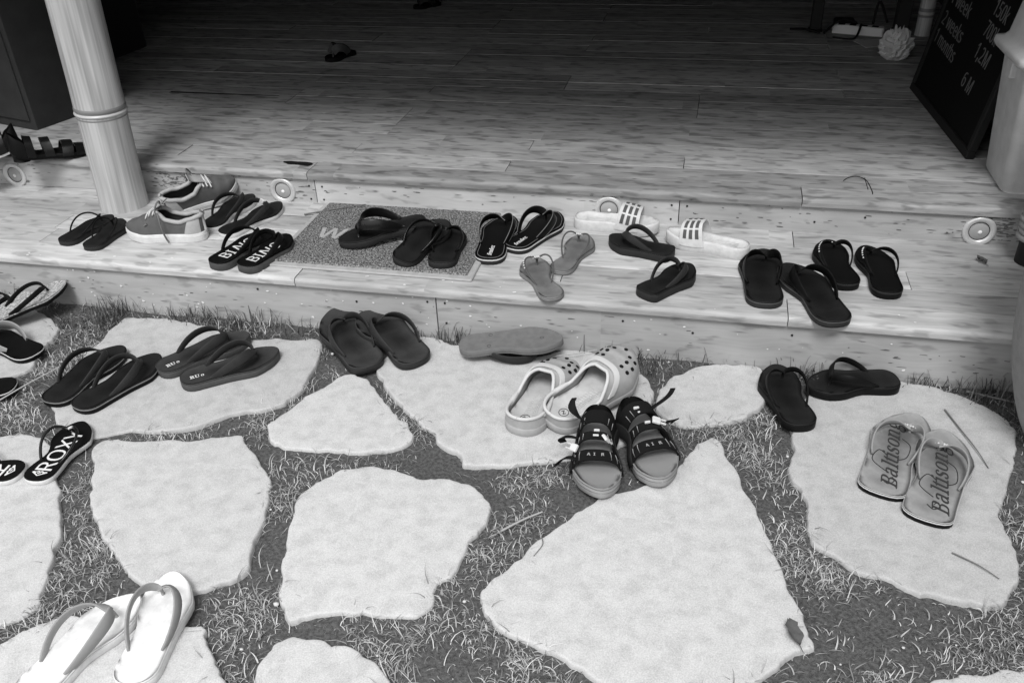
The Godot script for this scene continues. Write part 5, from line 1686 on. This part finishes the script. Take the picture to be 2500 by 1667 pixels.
func build_things() -> void:
	# bamboo post on the step
	bamboo("bamboo_post", "thick pale bamboo post standing on the step, left of the sneakers", Vector3(-2.085, TREAD, -2.592), Vector3(-2.055, 0.905, -2.592), 0.083, 0.080, [0.365, 0.98, 1.6], 2.35)
	# doormat
	var dm := thing("doormat", "grey looped doormat lettered WELCOME, lying on the step under three dark sandals", "doormat", Vector3(-1.0, TREAD + 0.002, -2.452))
	var st := begin()
	box(st, Vector3(-0.338, 0, -0.246), Vector3(0.338, 0.006, 0.236), 0.003)
	part("edging", st, M.mat_edge, dm)
	st = begin()
	box(st, Vector3(-0.318, 0.004, -0.244), Vector3(0.318, 0.0115, 0.212), 0.003)
	part("pile", st, M.mat_loops, dm)
	var w := letters("lettering", "WELCOME", 0.072, M.mat_letter, dm, Vector3(0.0, 0.0118, 0.0), -PI * 0.5, false, 1.05)
	twig("dry_leaf", "long dark dry leaf blade lying across the far left corner of the doormat", "leaf", [Vector3(-1.372, 0.176, -2.596), Vector3(-1.30, 0.186, -2.617), Vector3(-1.22, 0.190, -2.655), Vector3(-1.175, 0.188, -2.686)], [0.003, 0.0012], M.straw_dark)
	# bin
	var bn := thing("bin", "pale plastic bin with overhanging rim at the right edge of the deck", "bin", Vector3(1.018, DECK + 0.001, -2.945))
	st = begin()
	st.set_smooth_group(-1)
	var rows: Array = []
	for e in [[0.0, 0.105, 0.113], [0.012, 0.113, 0.121], [0.40, 0.140, 0.148]]:
		rows.append(rounded(e[1], e[2], 0.03, e[0]))
	st.set_smooth_group(1)
	skin(st, rows, true)
	fan(st, rows[0], true)
	part("body", st, M.bin_plastic, bn)
	st = begin()
	st.set_smooth_group(1)
	rows = []
	for e in [[0.392, 0.140, 0.148], [0.392, 0.165, 0.173], [0.404, 0.172, 0.180], [0.420, 0.170, 0.178], [0.425, 0.152, 0.160], [0.44, 0.142, 0.15], [0.53, 0.13, 0.137], [0.555, 0.10, 0.10]]:
		rows.append(rounded(e[1], e[2], 0.035, e[0]))
	skin(st, rows, true)
	fan(st, rows[7])
	part("lid", st, M.bin_plastic, bn)
	for k in [-0.07, 0.07]:
		st = begin()
		box(st, Vector3(k - 0.010, 0.31, 0.132), Vector3(k + 0.010, 0.395, 0.158), 0.003)
		part("rib", st, M.bin_plastic, bn)
	st = begin()
	box(st, Vector3(-0.152, 0.335, -0.03), Vector3(-0.126, 0.395, 0.03), 0.004)
	part("latch", st, M.bin_plastic, bn)
	# price board
	var a := Vector3(0.804, DECK + 0.001, -3.958)
	var b := Vector3(0.862, DECK + 0.001, -3.125)
	var along := (b - a).normalized()
	var upv := Vector3(0.17, 0.985, 0.0).normalized()
	upv = (upv - along * upv.dot(along)).normalized()
	var face := along.cross(upv).normalized()
	var bd := thing("price_board", "black chalk price board leaning on the deck beside the pale bin", "sign", a, Basis(along, upv, face))
	var wid := a.distance_to(b)
	st = begin()
	box(st, Vector3(0.02, 0.02, -0.02), Vector3(wid - 0.02, 1.18, -0.006), 0.001)
	var panel := part("panel", st, M.board_black, bd)
	for e in [[Vector3(0, 0, -0.026), Vector3(wid, 0.03, 0.002)], [Vector3(0, 1.17, -0.026), Vector3(wid, 1.2, 0.002)], [Vector3(0, 0.03, -0.026), Vector3(0.03, 1.17, 0.002)], [Vector3(wid - 0.03, 0.03, -0.026), Vector3(wid, 1.17, 0.002)]]:
		st = begin()
		box(st, e[0], e[1], 0.003)
		part("frame", st, M.board_frame, bd)
	for x in [["1 week", 0.065, 0.385, 0.25], ["2 weeks", 0.055, 0.300, 0.28], ["1 months", 0.045, 0.228, 0.29], ["150k", 0.52, 0.440, 0.145], ["700k", 0.515, 0.366, 0.14], ["1,2M", 0.517, 0.290, 0.145], ["6 M", 0.507, 0.185, 0.11]]:
		chalk(x[0], x[1], x[2], x[3], panel)
	# rope-wound post at the right end of the step
	var rp := thing("rope_post", "post wound with pale rope on the step behind the stone pot", "post", Vector3(0.968, TREAD, -2.60))
	var cy := CylinderMesh.new()
	cy.top_radius = 0.044
	cy.bottom_radius = 0.046
	cy.height = 2.4
	prim("pole", cy, M.board_frame, rp, Transform3D(Basis(), Vector3(0, 1.2, 0)))
	var coil := TorusMesh.new()
	coil.inner_radius = 0.042
	coil.outer_radius = 0.062
	coil.rings = 32
	coil.ring_segments = 8
	for k in 11:
		prim("rope_coil", coil, M.rope, rp, Transform3D(Basis(Vector3.RIGHT, 0.05 * sin(k * 2.0)), Vector3(0.002 * sin(k * 1.7), 0.085 + k * 0.0185, 0)))
	# pot
	var pt := thing("stone_pot", "rounded pale stone pot on the ground at the right end of the step", "pot", Vector3(1.04, -0.02, -1.96))
	st = begin()
	st.set_smooth_group(1)
	var pp: Array = [Vector2(0.0, 0.0)]
	for k in 17:
		var y := 0.86 * k / 16.0
		pp.append(Vector2(0.3 * sqrt(maxf(0.0, 1.0 - pow((y - 0.47) / 0.61, 2.0))), y))
	pp.append_array([Vector2(0.245, 0.88), Vector2(0.25, 0.90), Vector2(0.23, 0.91), Vector2(0.21, 0.89), Vector2(0.21, 0.78), Vector2(0.0, 0.76)])
	lathe(st, pp, 56)
	part("body", st, M.pot, pt)
	# power strip, cables, paper, bag and table legs at the back of the deck
	var ps := thing("power_strip", "white power strip lying on the deck among black cables", "power strip", Vector3(0.69, DECK + 0.001, -4.90), Basis(Vector3.UP, -0.28))
	st = begin()
	box(st, Vector3(-0.125, 0, -0.025), Vector3(0.125, 0.042, 0.025), 0.005)
	part("body", st, M.strip_white, ps)
	for k in 4:
		st = begin()
		box(st, Vector3(-0.10 + k * 0.055, 0.0415, -0.014), Vector3(-0.068 + k * 0.055, 0.0435, 0.014), 0.001)
		part("socket", st, M.cable, ps)
	for e in [[Vector3(0.52, 0.30, -4.86), Vector3(0.60, 0.36, -4.90), Vector3(0.68, 0.345, -4.90), 0], [Vector3(0.76, 0.335, -4.92), Vector3(0.78, 0.44, -4.96), Vector3(0.83, 0.34, -4.93), 1], [Vector3(0.36, 0.30, -4.95), Vector3(0.42, 0.32, -4.86), Vector3(0.50, 0.31, -4.83), 2], [Vector3(0.56, 0.295, -4.80), Vector3(0.66, 0.295, -4.78), Vector3(0.70, 0.34, -4.89), 3]]:
		twig("cable", ["black cable rising from the left end of the white power strip", "black cable looping above the right end of the white power strip", "black cable lying at the foot of the front table leg", "black cable lying in front of the white power strip"][e[3]], "cable", [e[0], e[1], e[2]], [0.006, 0.006], M.cable)
	var plug := thing("power_adapter", "black power adapter lying behind the white power strip", "adapter", Vector3(0.63, DECK + 0.001, -5.02))
	st = begin()
	box(st, Vector3(-0.05, 0, -0.03), Vector3(0.05, 0.05, 0.03), 0.006)
	part("case", st, M.cable, plug)
	st = begin()
	tube(st, [Vector3(0.05, 0.02, 0), Vector3(0.07, 0.02, 0.0)], 0.006, 6)
	part("cord_stub", st, M.cable, plug)
	var paper := thing("paper_sheet", "pale sheet of paper lying on the deck beside the crumpled bag", "paper", Vector3(0.78, DECK + 0.002, -4.72), Basis(Vector3.UP, 0.35))
	st = begin()
	box(st, Vector3(-0.11, 0, -0.07), Vector3(0.11, 0.0016, 0.07), 0.0004)
	part("sheet", st, M.paper, paper)
	var bag := thing("plastic_bag", "crumpled shiny plastic bag on the deck beside the price board", "bag", Vector3(0.80, DECK + 0.002, -4.42))
	var bnz := noise(77, 0.09, 4)
	st = begin()
	st.set_smooth_group(-1)
	rows = []
	for i in 23:
		var ring := PackedVector3Array()
		for k in 34:
			var th := PI * i / 22.0
			var ph := TAU * k / 34.0
			var d := Vector3(sin(th) * cos(ph), cos(th), sin(th) * sin(ph))
			var rr := 1.0 + bnz.get_noise_3d(d.x * 40.0, d.y * 40.0, d.z * 40.0) * 0.4 + rng.randf_range(-0.025, 0.025)
			ring.append(Vector3(d.x * 0.072 * rr, maxf(0.0, (d.y * 0.070 + 0.058) * rr), d.z * 0.06 * rr))
		rows.append(ring)
	skin(st, rows, true)
	part("film", st, M.bag, bag)
	for e in [[Vector3(0.485, DECK, -4.96), 0.028, "dark square table leg left of the power strip at the back of the deck"], [Vector3(0.905, DECK, -4.97), 0.034, "dark square table leg right of the power strip, behind the plastic bag"]]:
		var lg := thing("table_leg", e[2], "table leg", e[0], Basis(), "legs of a table at the back of the deck")
		st = begin()
		box(st, Vector3(-e[1], 0, -e[1]), Vector3(e[1], 0.72, e[1]), 0.004)
		part("leg", st, M.post_dark, lg)
		st = begin()
		box(st, Vector3(-e[1] - 0.006, 0, -e[1] - 0.006), Vector3(e[1] + 0.006, 0.012, e[1] + 0.006), 0.003)
		part("foot", st, M.cable, lg)
	bamboo("bamboo_pole", "thin grey bamboo pole behind the price board at the back of the deck", Vector3(1.0, DECK, -4.9), Vector3(1.0, 1.0, -4.9), 0.036, 0.034, [0.12, 0.5], 0.72)
	# low dark cabinet at the left of the deck, and a taller one behind it
	for c in [["low_cabinet", "low dark wooden cabinet on the deck left of the bamboo post", Vector3(-2.72, DECK, -2.99), -0.26, 1.7, 0.42, 0.56], ["tall_cabinet", "tall black cabinet behind the low cabinet at the left edge of the deck", Vector3(-3.12, DECK, -3.75), -0.1, 1.7, 0.6, 1.7]]:
		var cb := thing(c[0], c[1], "cabinet", c[2], Basis(Vector3.UP, c[3]))
		st = begin()
		box(st, Vector3(-c[4], 0.0, -c[5]), Vector3(0.0, c[6], 0.0), 0.006)
		part("body", st, M.panel_dark if c[6] < 1.0 else M.post_dark, cb)
		st = begin()
		box(st, Vector3(-c[4] - 0.01, c[6] + 0.0002, -c[5] - 0.01), Vector3(0.012, c[6] + 0.03, 0.012), 0.006)
		part("top", st, M.post_dark, cb)
		for k in 3:
			st = begin()
			box(st, Vector3(-0.55 - k * 0.56, 0.04, 0.0002), Vector3(-0.02 - k * 0.56, c[6] - 0.04, 0.008), 0.002)
			part("door", st, M.panel_dark if c[6] < 1.0 else M.post_dark, cb)
	# straws, sticks and leaves on the ground
	twig("straw", "pale straight straw on the soil between the two large front stones", "straw", [Vector3(-0.384, 0.004, -1.382), Vector3(-0.343, 0.006, -1.424), Vector3(-0.303, 0.004, -1.461)], [0.0028, 0.0022], M.straw)
	twig("dry_grass_stalk", "long dry grass stalk lying on the round stone beside the lettered flip-flops", "straw", [Vector3(0.664, 0.004, -2.03), Vector3(0.685, 0.006, -1.95), Vector3(0.707, 0.007, -1.87), Vector3(0.722, 0.003, -1.805)], [0.0022, 0.0010], M.straw_dark)
	twig("dry_grass_stalk", "thin forked twig on the round stone near its right edge", "twig", [Vector3(0.585, 0.003, -1.50), Vector3(0.63, 0.006, -1.47), Vector3(0.665, 0.004, -1.44)], [0.0018, 0.0009], M.straw_dark)
	twig("straw", "long pale straw beside the dark pair with pale rims", "straw", [Vector3(-1.90, 0.006, -1.615), Vector3(-1.865, 0.012, -1.70), Vector3(-1.832, 0.01, -1.795)], [0.0024, 0.0018], M.straw)
	twig("stick", "thin bare stick lying in the grass beside the stone pot", "stick", [Vector3(0.735, 0.004, -2.125), Vector3(0.80, 0.008, -2.10), Vector3(0.87, 0.006, -2.085)], [0.0035, 0.0026], M.straw_dark)
	twig("straw", "short pale straw in the grass right of the overturned flip-flop", "straw", [Vector3(-0.385, 0.012, -2.10), Vector3(-0.33, 0.018, -2.11), Vector3(-0.27, 0.02, -2.14)], [0.002, 0.0014], M.straw)
	twig("twig", "thin dark twig on the big front stone near its upper left edge", "twig", [Vector3(-0.29, 0.002, -1.385), Vector3(-0.283, 0.004, -1.36), Vector3(-0.296, 0.002, -1.325)], [0.0012, 0.0008], M.straw_dark)
	leaf("dry_leaf", "crumpled dark dry leaf at the lower right corner of the big front stone", Vector3(0.245, 0.004, -1.215), 0.030, 0.015, 0.35)
	leaf("dry_leaf", "small dark curled leaf on the step near the rope-wound post", Vector3(0.825, TREAD + 0.003, -2.575), 0.022, 0.012, 0.4)
	leaf("dry_leaf", "small grey leaf in the grass behind the black rubber flip-flops", Vector3(0.335, 0.012, -2.10), 0.022, 0.017, 0.2)


func leaf(called: String, label: String, at: Vector3, ln: float, w: float, turn: float) -> void:
	var o := thing(called, label, "leaf", at, Basis(Vector3.UP, turn))
	var st := begin()
	st.set_smooth_group(1)
	var rows: Array = []
	var under: Array = []
	for i in 9:
		var f := i / 8.0
		var hw := w * pow(sin(PI * clampf(f, 0.02, 0.98)), 0.7) * rng.randf_range(0.55, 1.15)
		var row := PackedVector3Array()
		var low := PackedVector3Array()
		for j in 5:
			var u := j / 2.0 - 1.0
			var p := Vector3(u * hw, 0.003 + absf(u) * 0.005 + rng.randf_range(0.0, 0.009), (f - 0.5) * ln * 2.0)
			row.append(p)
			low.append(p - Vector3(0, 0.0009, 0))
		rows.append(row)
		under.append(low)
	skin(st, rows)
	skin(st, under, false, true)
	part("blade", st, M.leaf, o)
	var v := begin()
	v.set_smooth_group(1)
	tube(v, [Vector3(0, 0.004, -ln), Vector3(0, 0.005, 0), Vector3(0, 0.003, ln * 1.5)], [0.0006, 0.0011, 0.0009], 5)
	part("stalk", v, M.straw_dark, o)


func rounded(hx: float, hz: float, r: float, y: float) -> PackedVector3Array:
	var out := PackedVector3Array()
	for q in 4:
		var c := Vector3((hx - r) * (1 if q == 0 or q == 3 else -1), y, (hz - r) * (1 if q < 2 else -1))
		for i in 6:
			var a := PI * 0.5 * (q + i / 5.0)
			out.append(c + Vector3(cos(a) * r, 0, sin(a) * r))
	return out


func chalk(text: String, x: float, y: float, w: float, parent: Node3D) -> void:
	var f := SystemFont.new()
	f.font_names = PackedStringArray(["Droid Sans"])
	var t := TextMesh.new()
	t.text = text
	t.font = f
	t.font_size = 40
	t.pixel_size = 0.052 / 29.0
	t.depth = 0.001
	var box_ := t.get_aabb()
	var sx := w / box_.size.x
	prim("lettering", t, M.chalk, parent, Transform3D(Basis(Vector3(sx, -0.06, 0), Vector3(0.1, 1.0, 0), Vector3(0, 0, 1)), Vector3(x + w * 0.5, y, -0.0052)))


func build_sky_blockers() -> void:
	# unseen walls, added only to block low sky light
	for e in [[Vector3(-9, -0.05, 7.0), Vector3(9, 1.9, 7.2)], [Vector3(1.5, -0.05, -2.7), Vector3(1.7, 2.7, 0.2)], [Vector3(-3.7, -0.05, -2.9), Vector3(-3.5, 2.3, -1.2)]]:
		var w := structure("wall")
		var st := begin()
		box(st, e[0], e[1], 0.01)
		part("sky_blocker", st, M.panel_dark, w)


const EAVE_Y := 1.74
const EAVE_Z := -2.24


func _ready() -> void:
	rng.seed = 7
	var cam := Camera3D.new()
	cam.name = "camera"
	cam.position = Vector3(0, 1.42, 0)
	cam.basis = Basis(Vector3.UP, deg_to_rad(13.8)) * Basis(Vector3.RIGHT, deg_to_rad(-32.4)) * Basis(Vector3.BACK, deg_to_rad(-2.3))
	cam.fov = 2.0 * rad_to_deg(atan(833.5 / 2130.0))
	cam.near = 0.05
	cam.far = 200.0
	add_child(cam)
	cam.current = true
	var sky_mat := ProceduralSkyMaterial.new()
	sky_mat.sky_top_color = lin(0.62)
	sky_mat.sky_horizon_color = lin(0.56)
	sky_mat.sky_curve = 0.12
	sky_mat.ground_horizon_color = lin(0.2)
	sky_mat.ground_bottom_color = lin(0.1)
	sky_mat.sun_angle_max = 1.0
	var sky := Sky.new()
	sky.sky_material = sky_mat
	var env := Environment.new()
	env.background_mode = Environment.BG_SKY
	env.sky = sky
	env.tonemap_mode = Environment.TONE_MAPPER_LINEAR
	env.tonemap_exposure = 1.95
	env.sdfgi_enabled = true
	env.ssao_enabled = true
	env.ssil_enabled = true
	var we := WorldEnvironment.new()
	we.name = "environment"
	we.environment = env
	add_child(we)
	var sun := DirectionalLight3D.new()
	sun.name = "sun"
	sun.light_energy = 0.4
	sun.light_angular_distance = 20.0
	sun.shadow_enabled = true
	sun.rotation_degrees = Vector3(-56, 6, 0)
	add_child(sun)
	make_textures()
	make_materials()
	build_porch()
	build_ground()
	build_sky_blockers()
	all_shoes()
	build_things()
